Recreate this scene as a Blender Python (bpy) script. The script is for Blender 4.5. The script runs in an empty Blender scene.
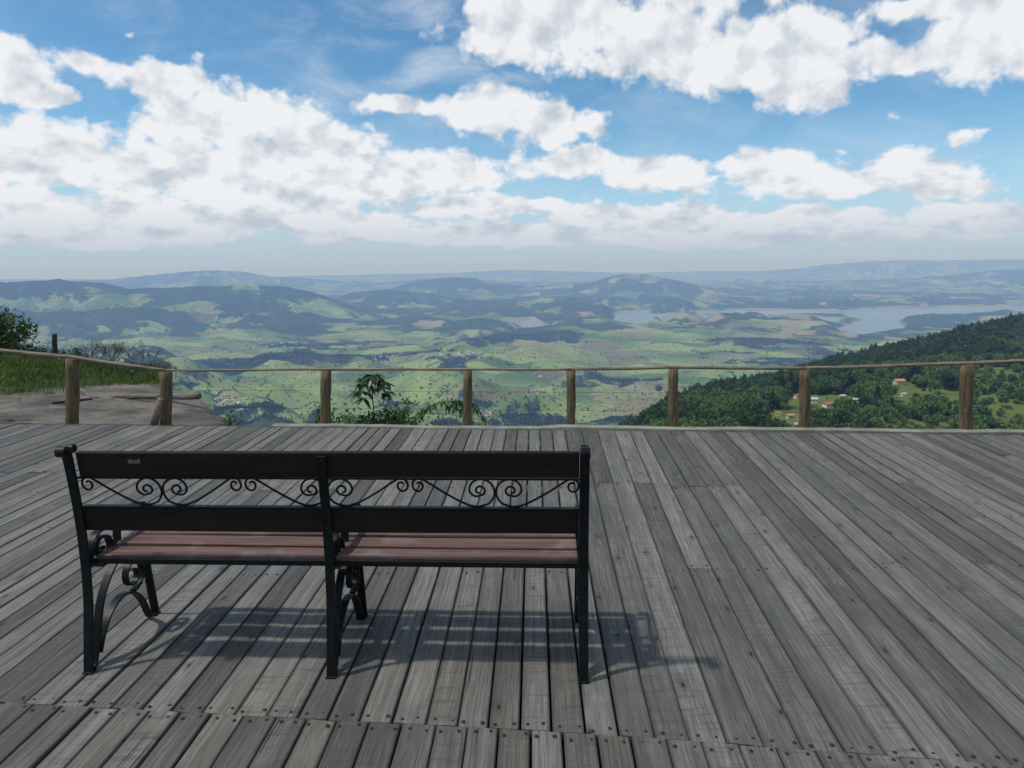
import bpy, bmesh, math, random
import numpy as np
from mathutils import Vector, Matrix
random.seed(7); rng = np.random.default_rng(7)
sc = bpy.context.scene; COL = sc.collection
PI = math.pi; R_ = math.radians

# ------------------------------------------------------------------ camera
FPX = 710.0; HC = 1.5; PITCH = R_(9.6); ROLL = R_(0.65)
cam_d = bpy.data.cameras.new('camera'); cam = bpy.data.objects.new('camera', cam_d); COL.objects.link(cam)
cam_d.sensor_width = 36; cam_d.lens = 36*FPX/1024; cam_d.clip_start = 0.05; cam_d.clip_end = 400000
f_ = Vector((0, math.cos(PITCH), -math.sin(PITCH))); up_ = Vector((0, math.sin(PITCH), math.cos(PITCH))); r_ = Vector((1,0,0))
c_, s_ = math.cos(ROLL), math.sin(ROLL)
cx = c_*r_ - s_*up_; cy = s_*r_ + c_*up_
cam.matrix_world = Matrix(((cx.x, cy.x, -f_.x, 0), (cx.y, cy.y, -f_.y, 0), (cx.z, cy.z, -f_.z, HC), (0,0,0,1)))
sc.camera = cam
def ray(px, py):                                    # direction seen at a photograph pixel
    d = f_ + cx*((px-512)/FPX) - cy*((py-384)/FPX); return d
def sight(px, py):                                  # azimuth (from +Y to +X), tangent of the elevation
    d = ray(px, py); return math.atan2(d.x, d.y), d.z/math.hypot(d.x, d.y)
def at_y(px, py, Y):
    d = ray(px, py); k = Y/d.y; return Vector((d.x*k, Y, HC+d.z*k))

# ------------------------------------------------------------------ numpy noise
_perm = rng.permutation(1024).astype(np.int64)
_ga = rng.random(1024)*2*PI; _gx = np.cos(_ga); _gy = np.sin(_ga)
def perlin(x, y):
    xi = np.floor(x).astype(np.int64); yi = np.floor(y).astype(np.int64); xf = x-xi; yf = y-yi
    u = xf*xf*xf*(xf*(xf*6-15)+10); v = yf*yf*yf*(yf*(yf*6-15)+10)
    def g(a, b, dx, dy):
        h = _perm[(_perm[a & 1023] + b) & 1023]; return _gx[h]*dx + _gy[h]*dy
    a = g(xi, yi, xf, yf); b = g(xi+1, yi, xf-1, yf); c = g(xi, yi+1, xf, yf-1); d = g(xi+1, yi+1, xf-1, yf-1)
    return (a+(b-a)*u) + ((c+(d-c)*u)-(a+(b-a)*u))*v
def fbm(x, y, o=5, gain=.5):
    s = np.zeros(np.shape(x)); a = 1.; n = 0.
    for k in range(o):
        s += a*perlin(x*2**k+17.3*k, y*2**k-9.1*k); n += a; a *= gain
    return s/n*1.6
def ridged(x, y, o=4):
    s = np.zeros(np.shape(x)); a = 1.; n = 0.
    for k in range(o):
        s += a*(1-np.abs(perlin(x*2**k+31.7*k, y*2**k+5.9*k))*2.2); n += a; a *= .5
    return np.clip(s/n, 0, 1)
def sstep(a, b, x):
    t = np.clip((x-a)/(b-a), 0, 1); return t*t*(3-2*t)

# ------------------------------------------------------------------ object helpers
def tag(o, label=None, cat=None, group=None, kind=None):
    if label: o['label'] = label
    if cat: o['category'] = cat
    if group: o['group'] = group
    if kind: o['kind'] = kind
    return o
def link(name, me, parent=None):
    o = bpy.data.objects.new(name, me); COL.objects.link(o)
    if parent: o.parent = parent
    return o
def mesh_np(name, co, quads=None, tris=None, mats=(), smooth=False, midx=None):
    me = bpy.data.meshes.new(name); co = np.asarray(co, dtype=np.float32)
    fs = []; 
    nq = 0 if quads is None else len(quads); nt = 0 if tris is None else len(tris)
    me.vertices.add(len(co)); me.vertices.foreach_set('co', co.ravel())
    idx = np.concatenate([np.asarray(a).ravel() for a in (quads, tris) if a is not None and len(a)]).astype(np.int32)
    me.loops.add(len(idx)); me.loops.foreach_set('vertex_index', idx)
    me.polygons.add(nq+nt)
    st = np.concatenate([np.arange(nq)*4, nq*4+np.arange(nt)*3]).astype(np.int32)
    me.polygons.foreach_set('loop_start', st)
    if midx is not None: me.polygons.foreach_set('material_index', np.asarray(midx, dtype=np.int32))
    if smooth: me.polygons.foreach_set('use_smooth', np.ones(nq+nt, dtype=bool))
    for m in mats: me.materials.append(m)
    me.update(calc_edges=True)
    return me
def empty(name, loc=(0,0,0), rz=0):
    o = bpy.data.objects.new(name, None); COL.objects.link(o); o.location = loc; o.rotation_euler = (0,0,rz); o.empty_display_size = .1
    return o
class MB:
    def __init__(s): s.v = []; s.f = []
    def add(s, v, f):
        b = len(s.v); s.v += [tuple(p) for p in v]; s.f += [tuple(i+b for i in q) for q in f]
    def box(s, c, sz, rot=None):
        hx, hy, hz = sz[0]/2, sz[1]/2, sz[2]/2
        P = [Vector((x,y,z)) for x in (-hx,hx) for y in (-hy,hy) for z in (-hz,hz)]
        if rot: P = [rot @ p for p in P]
        s.add([Vector(c)+p for p in P], [(0,1,3,2),(4,6,7,5),(0,4,5,1),(2,3,7,6),(0,2,6,4),(1,5,7,3)])
    def tube(s, pts, rad, n=8, cap=True):
        pts = [Vector(p) for p in pts]; m = len(pts); rs = rad if hasattr(rad, '__len__') else [rad]*m
        base = len(s.v); side = None
        for i, p in enumerate(pts):
            t = (pts[min(i+1,m-1)]-pts[max(i-1,0)]).normalized()
            if side is None: side = t.orthogonal().normalized()
            side = (side - t*side.dot(t)).normalized(); b = t.cross(side)
            for k in range(n):
                a = 2*PI*k/n; s.v.append(tuple(p+(side*math.cos(a)+b*math.sin(a))*rs[i]))
        for i in range(m-1):
            for k in range(n):
                k2 = (k+1) % n; s.f.append((base+i*n+k, base+i*n+k2, base+(i+1)*n+k2, base+(i+1)*n+k))
        if cap:
            s.f.append(tuple(base+k for k in reversed(range(n)))); s.f.append(tuple(base+(m-1)*n+k for k in range(n)))
    def strap(s, pts, width, th):                    # flat bar bent in the Y-Z plane, width along X; pts = [(y,z)]
        m = len(pts); base = len(s.v)
        for i in range(m):
            a = pts[max(i-1,0)]; b = pts[min(i+1,m-1)]; tx, tz = b[0]-a[0], b[1]-a[1]; l = math.hypot(tx, tz) or 1
            nx, nz = -tz/l*th/2, tx/l*th/2
            for x, sg in ((-width/2,-1),(width/2,-1),(width/2,1),(-width/2,1)):
                s.v.append((x, pts[i][0]+nx*sg, pts[i][1]+nz*sg))
        for i in range(m-1):
            for k in range(4):
                k2 = (k+1) % 4; s.f.append((base+i*4+k, base+i*4+k2, base+(i+1)*4+k2, base+(i+1)*4+k))
        s.f.append((base+3, base+2, base+1, base)); e = base+(m-1)*4; s.f.append((e, e+1, e+2, e+3))
    def mesh(s, name, mats, smooth=False):
        me = bpy.data.meshes.new(name); me.from_pydata(s.v, [], s.f)
        for m in (mats if isinstance(mats, (list, tuple)) else [mats]): me.materials.append(m)
        if smooth: me.polygons.foreach_set('use_smooth', [True]*len(me.polygons))
        me.update(); return me
    def build(s, name, mats, parent=None, smooth=False, bevel=0):
        o = link(name, s.mesh(name, mats, smooth), parent)
        if bevel:
            b = o.modifiers.new('bevel', 'BEVEL'); b.width = bevel; b.segments = 2; b.limit_method = 'ANGLE'
        return o
def smooth_pts(P, n=6):                              # Catmull-Rom
    P = [np.array(p, float) for p in P]; out = []
    for i in range(len(P)-1):
        p0 = P[max(i-1,0)]; p1 = P[i]; p2 = P[i+1]; p3 = P[min(i+2,len(P)-1)]
        for k in range(n):
            t = k/n; out.append(.5*((2*p1)+(-p0+p2)*t+(2*p0-5*p1+4*p2-p3)*t*t+(-p0+3*p1-3*p2+p3)*t**3))
    out.append(P[-1]); return [tuple(p) for p in out]

# ------------------------------------------------------------------ node helpers
class NT:
    def __init__(s, tree): s.t = tree; s.n = tree.nodes; s.l = tree.links
    def new(s, typ, **kw):
        nd = s.n.new(typ)
        for k, v in kw.items(): setattr(nd, k, v)
        return nd
    def put(s, sock, v):
        if isinstance(v, bpy.types.NodeSocket): s.l.new(v, sock)
        elif v is not None: sock.default_value = v
    def math(s, op, a, b=None, c=None, clamp=False):
        nd = s.new('ShaderNodeMath', operation=op, use_clamp=clamp)
        for i, v in enumerate((a, b, c)): s.put(nd.inputs[i], v)
        return nd.outputs[0]
    def vmath(s, op, a, b=None):
        nd = s.new('ShaderNodeVectorMath', operation=op); s.put(nd.inputs[0], a); s.put(nd.inputs[1], b)
        return nd.outputs['Value'] if op in ('LENGTH', 'DOT_PRODUCT') else nd.outputs[0]
    def comb(s, x, y, z=0):
        nd = s.new('ShaderNodeCombineXYZ')
        for i, v in enumerate((x, y, z)): s.put(nd.inputs[i], v)
        return nd.outputs[0]
    def sep(s, v):
        nd = s.new('ShaderNodeSeparateXYZ'); s.put(nd.inputs[0], v); return nd.outputs
    def noise(s, v, scale, detail=4, rough=.5, dist=0, dim='3D'):
        nd = s.new('ShaderNodeTexNoise', noise_dimensions=dim); s.put(nd.inputs['Vector'], v)
        for k, x in (('Scale', scale), ('Detail', detail), ('Roughness', rough), ('Distortion', dist)): s.put(nd.inputs[k], x)
        return nd.outputs['Fac']
    def vor(s, v, scale, out='Distance', feature='F1', rnd=1.):
        nd = s.new('ShaderNodeTexVoronoi', feature=feature, voronoi_dimensions='2D'); s.put(nd.inputs['Vector'], v); s.put(nd.inputs['Scale'], scale)
        s.put(nd.inputs['Randomness'], rnd); return nd.outputs[out]
    def ramp(s, x, a, b, lo=0., hi=1., interp='SMOOTHSTEP'):
        nd = s.new('ShaderNodeMapRange', interpolation_type=interp)
        for i, v in enumerate((x, a, b, lo, hi)): s.put(nd.inputs[i], v)
        return nd.outputs[0]
    def mix(s, fac, a, b, blend='MIX'):
        nd = s.new('ShaderNodeMix', data_type='RGBA', blend_type=blend)
        s.put(nd.inputs[0], fac)
        for i, v in ((6, a), (7, b)):
            s.put(nd.inputs[i], (v[0], v[1], v[2], 1) if isinstance(v, tuple) else v)
        return nd.outputs[2]
    def attr(s, name, out='Fac'): return s.new('ShaderNodeAttribute', attribute_name=name).outputs[out]
def material(name):
    m = bpy.data.materials.new(name); m.use_nodes = True; t = NT(m.node_tree)
    return m, t, m.node_tree.nodes['Principled BSDF']
def bump(t, bs, h, strength, dist):
    b = t.new('ShaderNodeBump'); b.inputs['Strength'].default_value = strength; b.inputs['Distance'].default_value = dist
    t.put(b.inputs['Height'], h); t.l.new(b.outputs[0], bs.inputs['Normal'])
def simple(name, c1, c2, scale=8, rough=.7, bstr=.3, bdist=.005, metallic=0, detail=6, spec=.5, obj=True):
    m, t, bs = material(name); co = t.new('ShaderNodeTexCoord').outputs['Object']
    n = t.noise(co, scale, detail, .6); t.put(bs.inputs['Base Color'], t.mix(t.ramp(n, .3, .7), c1, c2))
    bs.inputs['Roughness'].default_value = rough; bs.inputs['Metallic'].default_value = metallic
    bs.inputs['Specular IOR Level'].default_value = spec
    if bstr: bump(t, bs, n, bstr, bdist)
    return m

# ------------------------------------------------------------------ sun and sky
SUN = Vector((-.58, -.11, 1)).normalized()
sl = bpy.data.lights.new('sun', 'SUN'); sl.energy = 2.7; sl.angle = R_(2.4); sl.color = (1, .955, .89)
so = bpy.data.objects.new('sun', sl); COL.objects.link(so); so.rotation_mode = 'QUATERNION'; so.rotation_quaternion = SUN.to_track_quat('Z', 'Y')
w = bpy.data.worlds.new('World'); sc.world = w; w.use_nodes = True; t = NT(w.node_tree)
bg = w.node_tree.nodes['Background']
sky = t.new('ShaderNodeTexSky', sky_type='NISHITA'); sky.sun_disc = False
sky.sun_elevation = math.asin(SUN.z); sky.sun_rotation = math.atan2(SUN.x, SUN.y)
sky.altitude = 1500; sky.air_density = 1.0; sky.dust_density = .6; sky.ozone_density = 1.5
geo = t.new('ShaderNodeTexCoord').outputs['Generated']
gx, gy, gz = t.sep(geo)
az = t.math('ARCTAN2', gx, gy); el = t.math('ARCSINE', gz)
P0 = t.comb(az, el)
BL = [  # photograph pixels x, y, half width, half height of each cloud bank
 (5,75,34,24),(50,98,26,10),(85,62,20,9),(165,75,60,20),(225,118,95,34),(300,150,90,32),(120,165,120,36),(15,165,60,26),(300,185,150,36),
 (430,172,80,24),(205,52,15,10),(128,31,10,6),(490,112,48,24),(398,104,42,9),(545,126,30,20),(592,124,20,12),(560,164,52,20),(650,172,50,20),
 (690,186,24,9),(470,208,120,11),(110,208,120,18),(330,222,150,17),(640,216,110,15),(480,232,200,12),(548,20,100,38),(510,-5,50,22),(660,42,100,40),(745,55,95,38),(800,88,42,22),
 (915,58,45,16),(985,34,55,32),(940,6,60,12),(760,-25,140,24),(775,172,58,26),(730,165,18,10),(830,188,70,14),(915,170,36,18),(945,186,40,10),(975,220,90,12),(800,222,150,12),(60,236,200,11),(760,236,330,11),(975,214,80,14),(895,112,9,7),(962,136,9,7)]
def blob_mask(P):
    M = None
    for (x, y, a, b) in BL:
        A, E = sight(x, y); E = math.atan(E)
        d = t.vmath('SUBTRACT', P, (A, E, 0)); d = t.vmath('MULTIPLY', d, (FPX/a, FPX/b, 0)); l = t.vmath('LENGTH', d)
        v = t.math('MULTIPLY_ADD', l, -min(1., .25+max(a, b)/70.), min(1., .30+max(a, b)/60.))
        M = v if M is None else t.math('SMOOTH_MAX', M, v, .3)
    return M
wv = t.new('ShaderNodeTexNoise', noise_dimensions='3D'); t.put(wv.inputs['Vector'], P0); wv.inputs['Scale'].default_value = 11; wv.inputs['Detail'].default_value = 4
Qw = t.vmath('ADD', P0, t.vmath('MULTIPLY', t.vmath('SUBTRACT', wv.outputs['Color'], (.5,.5,.5)), (.075, .045, 0)))
MASK = blob_mask(Qw); MASK = t.math('MINIMUM', MASK, .85)
MASK = t.math('MAXIMUM', MASK, t.math('MULTIPLY_ADD', t.ramp(t.math('ABSOLUTE', az), .68, .85, 0, 1), 1.3, -1.2))
MASK = t.math('MAXIMUM', MASK, -.9)
def puffs(P):
    x, y, z = t.sep(P)
    Pn = t.comb(t.math('MULTIPLY', x, 3.6), t.math('MULTIPLY', t.math('LOGARITHM', t.math('MAXIMUM', t.math('ADD', y, .16), .02), 2.718), 1.55))
    n1 = t.noise(Pn, 2.6, 11, .60, 0)
    wn = t.new('ShaderNodeTexNoise', noise_dimensions='3D'); t.put(wn.inputs['Vector'], Pn); wn.inputs['Scale'].default_value = 9; wn.inputs['Detail'].default_value = 5
    Pv = t.vmath('ADD', Pn, t.vmath('MULTIPLY', t.vmath('SUBTRACT', wn.outputs['Color'], (.5,.5,.5)), (.11, .11, 0)))
    vo = t.new('ShaderNodeTexVoronoi', feature='F1', voronoi_dimensions='2D'); t.put(vo.inputs['Vector'], Pv); vo.inputs['Scale'].default_value = 6.5
    vo.inputs['Detail'].default_value = 2.5; vo.inputs['Roughness'].default_value = .55; vo.normalize = True
    v = t.math('SUBTRACT', .38, vo.outputs['Distance'])
    return t.math('ADD', t.math('MULTIPLY', t.math('SUBTRACT', n1, .5), 3.1), t.math('MULTIPLY', v, 1.25))
E0 = puffs(P0); E1_ = puffs(t.vmath('ADD', P0, (-.006, .013, 0)))
D0 = t.math('ADD', t.math('MULTIPLY', MASK, 1.5), E0)
cover = t.ramp(D0, .06, .60)
cover = t.math('MULTIPLY', cover, t.ramp(cover, 0, .25, .75, 1))
relief = t.math('SUBTRACT', E0, E1_)
def lowf(P):
    x, y, z = t.sep(P)
    return t.noise(t.comb(t.math('MULTIPLY', x, 3.6), t.math('MULTIPLY', t.math('LOGARITHM', t.math('MAXIMUM', t.math('ADD', y, .16), .02), 2.718), 1.55)), 5.2, 3, .5)
rel2 = t.math('SUBTRACT', lowf(P0), lowf(t.vmath('ADD', P0, (-.012, .030, 0))))
thick = t.ramp(D0, .5, 2.4)
low = t.noise(t.vmath('MULTIPLY', P0, (6, 15, 1)), 1.5, 4, .55)
sh = t.math('ADD', t.math('MULTIPLY', relief, .75), .95)
sh = t.math('ADD', sh, t.math('MULTIPLY', rel2, 3.0))
sh = t.math('SUBTRACT', sh, t.math('MULTIPLY', thick, .36))
sh = t.math('SUBTRACT', sh, t.math('MULTIPLY', t.ramp(low, .42, .70), .22), clamp=True)
CG, CW = (6.2, 6.85, 7.7), (9.7, 9.9, 10.2)
cloudc = t.mix(sh, CG, CW)
# thin high veil
vn = t.noise(t.vmath('MULTIPLY', P0, (2.2, 5, 1)), 3.2, 9, .60, .5)
A1, E1 = sight(440, 50)
vd = t.vmath('LENGTH', t.vmath('MULTIPLY', t.vmath('SUBTRACT', P0, (A1, math.atan(E1), 0)), (5.0, 9.5, 0)))
veil = t.math('MULTIPLY', t.ramp(vn, .40, .78), t.ramp(vd, .2, 1.3, .85, .26))
SK = t.mix(1.0, sky.outputs[0], (.86, 1.32, 1.42), 'MULTIPLY')
skyc = t.mix(t.ramp(el, .03, .22, .5, 0), SK, (6.3, 7.5, 8.9))
skyc = t.mix(veil, skyc, (8.2, 8.8, 9.4))
base = t.mix(cover, skyc, cloudc)
hz = t.ramp(el, -.02, .10, .95, 0)
HZC = (4.9, 5.75, 6.9)
fin = t.mix(hz, base, HZC)
fin = t.mix(t.ramp(el, -.30, -.04, 1, 0), fin, (1.6, 2.0, 2.2))
t.l.new(fin, bg.inputs[0]); bg.inputs[1].default_value = .085
w.cycles.sampling_method = 'MANUAL'; w.cycles.sample_map_resolution = 512

# ------------------------------------------------------------------ materials
def deck_material():
    m, t, bs = material('weathered_deck_wood')
    uv = t.new('ShaderNodeUVMap', uv_map='UVMap').outputs[0]        # u along the board (m), v across (m), offset per board
    pr = t.sep(t.attr('plank', 'Color')); tone, hue, saw = pr[0], pr[1], pr[2]
    off = t.comb(t.math('MULTIPLY', tone, 37.), t.math('MULTIPLY', hue, 53.), 0)
    P = t.vmath('ADD', uv, off)
    wob = t.noise(P, 3, 3, .5)
    Pw = t.vmath('ADD', P, t.comb(0, t.math('MULTIPLY', t.math('SUBTRACT', wob, .5), .03)))
    g1 = t.noise(t.vmath('MULTIPLY', Pw, (2.2, 95, 1)), 1, 5, .65)
    g2 = t.noise(t.vmath('MULTIPLY', Pw, (9, 330, 1)), 1, 4, .6)
    blot = t.noise(P, 3.5, 5, .6); blot2 = t.noise(t.vmath('MULTIPLY', P, (1, 3.5, 1)), 9, 5, .65)
    gv = t.math('ADD', t.math('MULTIPLY', g1, .6), t.math('MULTIPLY', g2, .4))
    c = t.mix(t.ramp(gv, .30, .66), (.054, .051, .045), (.222, .211, .188))
    c = t.mix(t.ramp(t.noise(t.vmath('MULTIPLY', P, (.9, 14, 1)), 1, 5, .6), .38, .68, .0, .6), c, (.060, .060, .057))
    c = t.mix(t.ramp(blot, .40, .72, .0, .5), c, (.075, .076, .072))
    c = t.mix(t.ramp(blot2, .55, .78, 0, .5), c, (.27, .262, .235))
    tn = t.math('ADD', .60, t.math('MULTIPLY', t.math('POWER', tone, .8), .66))
    sc3 = t.comb(tn, tn, tn)
    c = t.mix(1.0, c, sc3, 'MULTIPLY')
    c = t.mix(t.math('MULTIPLY', hue, .35), c, t.mix(1.0, c, (1.10, 1.0, .86), 'MULTIPLY'))
    # saw marks across some boards
    sw = t.noise(t.vmath('MULTIPLY', Pw, (62, 5, 1)), 1, 2, .5)
    c = t.mix(t.math('MULTIPLY', t.ramp(sw, .50, .66, 0, .42), t.ramp(saw, .6, .7)), c, (.05, .05, .048))
    vv_ = t.sep(uv)[1]; wd_ = t.attr('plank', 'Alpha')
    ed = t.math('MINIMUM', vv_, t.math('SUBTRACT', wd_, vv_)); ed = t.math('ADD', ed, t.math('MULTIPLY', t.math('SUBTRACT', blot2, .5), .012))
    c = t.mix(t.ramp(ed, .0, .007, .40, 0), c, (.022, .021, .019))
    # knots
    kv = t.new('ShaderNodeTexVoronoi', voronoi_dimensions='2D'); t.put(kv.inputs['Vector'], t.vmath('MULTIPLY', P, (1.0, 2.1, 1))); kv.inputs['Scale'].default_value = 2.6
    kd = t.math('ADD', kv.outputs['Distance'], t.math('MULTIPLY', t.math('SUBTRACT', blot2, .5), .03))
    sel = t.ramp(t.sep(kv.outputs['Color'])[0], .62, .64)
    c = t.mix(t.math('MULTIPLY', sel, t.ramp(kd, .03, .15, .6, 0)), c, (.05, .048, .042))
    c = t.mix(t.math('MULTIPLY', sel, t.ramp(kd, .024, .040, 1, 0)), c, (.012, .011, .01))
    # long drying cracks
    ck = t.noise(t.vmath('MULTIPLY', Pw, (1.3, 60, 1)), 1, 3, .5)
    c = t.mix(t.ramp(ck, .68, .72, 0, .85), c, (.015, .015, .014))
    # pale lichen flecks
    lf = t.noise(P, 26, 5, .6); c = t.mix(t.math('MULTIPLY', t.ramp(lf, .68, .74, 0, .4), t.ramp(blot, .5, .6)), c, (.34, .33, .29))
    t.put(bs.inputs['Base Color'], c)
    t.put(bs.inputs['Roughness'], t.ramp(gv, .3, .7, .85, .62)); bs.inputs['Specular IOR Level'].default_value = .35
    h = t.math('SUBTRACT', gv, t.math('MULTIPLY', t.ramp(ck, .66, .72), 1.2))
    bump(t, bs, h, .55, .004)
    return m
M_deck = deck_material()
M_iron = simple('dark_painted_iron', (.003, .0045, .005), (.007, .009, .010), 25, .45, .25, .002, spec=.20)
M_rust = simple('rusty_nail_steel', (.008, .007, .006), (.022, .014, .010), 60, .7, 0)
def bench_wood(name, c1, c2, c3):
    m, t, bs = material(name); co = t.new('ShaderNodeTexCoord').outputs['Object']
    g = t.noise(t.vmath('MULTIPLY', co, (3, 90, 90)), 1, 6, .65); b = t.noise(co, 6, 5, .6)
    c = t.mix(t.ramp(g, .35, .68), c1, c2); c = t.mix(t.ramp(b, .5, .75, 0, .6), c, c3)
    t.put(bs.inputs['Base Color'], c); bs.inputs['Roughness'].default_value = .6; bs.inputs['Specular IOR Level'].default_value = .22; bump(t, bs, g, .5, .003); return m
M_slat = bench_wood('faded_red_brown_seat_wood', (.092, .047, .038), (.185, .112, .092), (.24, .20, .175))
M_rail = bench_wood('dark_brown_painted_wood', (.010, .0055, .0045), (.018, .010, .008), (.020, .014, .012))
M_rtop = M_rail
def log_mat(name, c1, c2, c3):
    m, t, bs = material(name); co = t.new('ShaderNodeTexCoord').outputs['Object']
    g = t.noise(t.vmath('MULTIPLY', co, (38, 38, 4)), 1, 6, .65); b = t.noise(co, 9, 5, .6)
    c = t.mix(t.ramp(g, .35, .65), c1, c2); c = t.mix(t.ramp(b, .5, .72, 0, .7), c, c3)
    t.put(bs.inputs['Base Color'], c); bs.inputs['Roughness'].default_value = .8; bump(t, bs, g, .6, .006); return m
M_post = log_mat('weathered_post_wood', (.060, .044, .022), (.155, .112, .055), (.075, .070, .036))
M_pole = log_mat('weathered_rail_pole_wood', (.085, .065, .045), (.21, .17, .125), (.13, .115, .09))
def rail_mat(name, c1, c2, c3):
    m, t, bs = material(name); co = t.new('ShaderNodeTexCoord').outputs['Object']
    g = t.noise(t.vmath('MULTIPLY', co, (2.5, 60, 60)), 1, 6, .65); b = t.noise(co, 5, 5, .6)
    c = t.mix(t.ramp(g, .35, .65), c1, c2); c = t.mix(t.ramp(b, .5, .72, 0, .7), c, c3)
    t.put(bs.inputs['Base Color'], c); bs.inputs['Roughness'].default_value = .8; bump(t, bs, g, .4, .003); return m
M_toprail = rail_mat('weathered_top_rail_wood', (.11, .085, .06), (.26, .21, .15), (.16, .15, .11))
M_dark = log_mat('dark_weathered_wood', (.02, .019, .017), (.05, .046, .04), (.035, .035, .03))
M_edge = simple('pale_mossy_edge_board', (.15, .155, .115), (.27, .27, .21), 5, .85, .5, .006)
def leaf_mat(name, c1, c2, scale=3., tr=.35, rough=.55):
    m, t, bs = material(name); co = t.new('ShaderNodeTexCoord').outputs['Object']
    n = t.noise(co, scale, 4, .6); rn = t.new('ShaderNodeNewGeometry').outputs['Random Per Island']
    f = t.math('ADD', t.math('MULTIPLY', n, .6), t.math('MULTIPLY', rn, .4))
    c = t.mix(t.ramp(f, .25, .75), c1, c2); t.put(bs.inputs['Base Color'], c); bs.inputs['Roughness'].default_value = rough
    tl = t.new('ShaderNodeBsdfTranslucent'); t.put(tl.inputs[0], t.mix(1., c, (1.2, 1.5, .6), 'MULTIPLY'))
    mx = t.new('ShaderNodeMixShader'); mx.inputs[0].default_value = tr
    t.l.new(bs.outputs[0], mx.inputs[1]); t.l.new(tl.outputs[0], mx.inputs[2]); t.l.new(mx.outputs[0], t.n['Material Output'].inputs[0])
    return m
M_leafd = leaf_mat('dark_green_leaves', (.018, .042, .011), (.055, .098, .024))
M_leafm = leaf_mat('mid_green_leaves', (.045, .090, .018), (.105, .170, .036))
M_leafl = leaf_mat('light_green_leaves', (.085, .140, .024), (.170, .245, .048))
M_leaf_near = leaf_mat('glossy_sapling_leaves', (.012, .036, .010), (.036, .078, .018), 12, .3, .4)
M_grass = leaf_mat('bright_grass_blades', (.020, .045, .008), (.125, .175, .034), 2.2, .3)
M_bark = simple('tree_bark', (.035, .028, .02), (.085, .07, .052), 6, .9, .5, .02)
M_twig = simple('bare_twig_bark', (.07, .062, .055), (.16, .145, .13), 20, .9, 0)
def rock_mat():
    m, t, bs = material('weathered_granite'); co = t.new('ShaderNodeTexCoord').outputs['Object']
    a = t.noise(co, 1.3, 7, .6, .4); b = t.noise(t.vmath('MULTIPLY', co, (1, 2.2, 1)), 6, 7, .65); c0 = t.noise(co, 60, 4, .6)
    c = t.mix(t.ramp(a, .35, .65), (.042, .036, .028), (.175, .152, .122)); c = t.mix(t.ramp(b, .52, .68, 0, .8), c, (.045, .044, .038))
    c = t.mix(t.ramp(c0, .45, .7, 0, .3), c, (.24, .22, .20)); t.put(bs.inputs['Base Color'], c); bs.inputs['Roughness'].default_value = .9
    bump(t, bs, t.math('ADD', b, t.math('MULTIPLY', c0, .2)), .8, .03); return m
M_rock = rock_mat()

# ------------------------------------------------------------------ deck
def edge_y(x): return 6.37-.096*x
def seam_y(x): return np.interp(x, (-6, -1.81, -.486, -.013, .522, 1.521, 6), (2.62, 2.275, 2.146, 2.102, 2.038, 1.903, 1.3))
xs = [-11.0]
while xs[-1] < 10.5:
    x = xs[-1]; p = .1085 if x < .3 else .1165
    xs.append(x+p*random.uniform(.93, 1.07))
def slope(x): return np.interp(x, (-3.5, -1, .3, .75, 5), (.045, .036, .031, .066, .064))
dv, df, uvs, pcs = [], [], [], []
def add_board(x0, x1, y0a, y0b, y1a, y1b, z, gap):
    # x0,x1 positions on the line Y=2.1, ends cut along (y0a..y0b) and (y1a..y1b)
    th = .032; n = max(1, int((y1a-y0a)/1.2)); b = len(dv); g = gap/2; ch = .0035
    tone = random.random()**1.1; hue = random.random(); saw = random.random(); uo = random.uniform(0, 50)
    tw = random.uniform(-.0025, .0025); warp = [random.uniform(-.0018, .0018) for _ in range(n+1)]
    for i in range(n+1):
        f = i/n; row = []
        for (xx, sg, ya, yb) in ((x0, 1, y0a, y1a), (x1, -1, y0b, y1b)):
            Y = ya+(yb-ya)*f; X = xx+slope(xx)*(Y-2.1)+sg*g; row.append((X, Y, sg))
        (XL, YL, _), (XR, YR, _) = row; zz = z+warp[i]
        dv.extend([(XL, YL, zz-th), (XL, YL, zz-ch-tw), (XL+ch, YL, zz-tw), (XR-ch, YR, zz+tw), (XR, YR, zz-ch+tw), (XR, YR, zz-th)])
    w_ = x1-x0
    vv = (-.03, -.003, 0, w_, w_+.003, w_+.03)
    for i in range(n):
        for k in range(5):
            q = (b+i*6+k, b+i*6+k+1, b+(i+1)*6+k+1, b+(i+1)*6+k); df.append(q[::-1] if False else (q[0], q[3], q[2], q[1]))
            for vi in df[-1]:
                j = (vi-b) % 6; uvs.append((dv[vi][1]+uo, vv[j])); pcs.append((tone, hue, saw, x1-x0))
    for e in (0, n):
        q = tuple(b+e*6+k for k in (range(6) if e == 0 else reversed(range(6)))); df.append(q)
        for vi in q: uvs.append((uo+dv[vi][2], vv[(vi-b) % 6])); pcs.append((tone, hue, saw, x1-x0))
nail = MB()
def add_nails(x0, x1, y):
    for fx in (.22, .78):
        xx = x0+(x1-x0)*(fx+random.uniform(-.07, .07)); Y = y+random.uniform(-.008, .008); X = xx+slope(xx)*(Y-2.1)
        r = random.uniform(.0036, .0056); k = 7
        nail.add([(X+r*math.cos(2*PI*i/k), Y+r*math.sin(2*PI*i/k), .0030) for i in range(k)]+[(X+r*1.5*math.cos(2*PI*i/k), Y+r*1.5*math.sin(2*PI*i/k), .0004) for i in range(k)],
                 [tuple(range(k))]+[(i+k, (i+1) % k+k, (i+1) % k, i) for i in range(k)])
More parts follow.
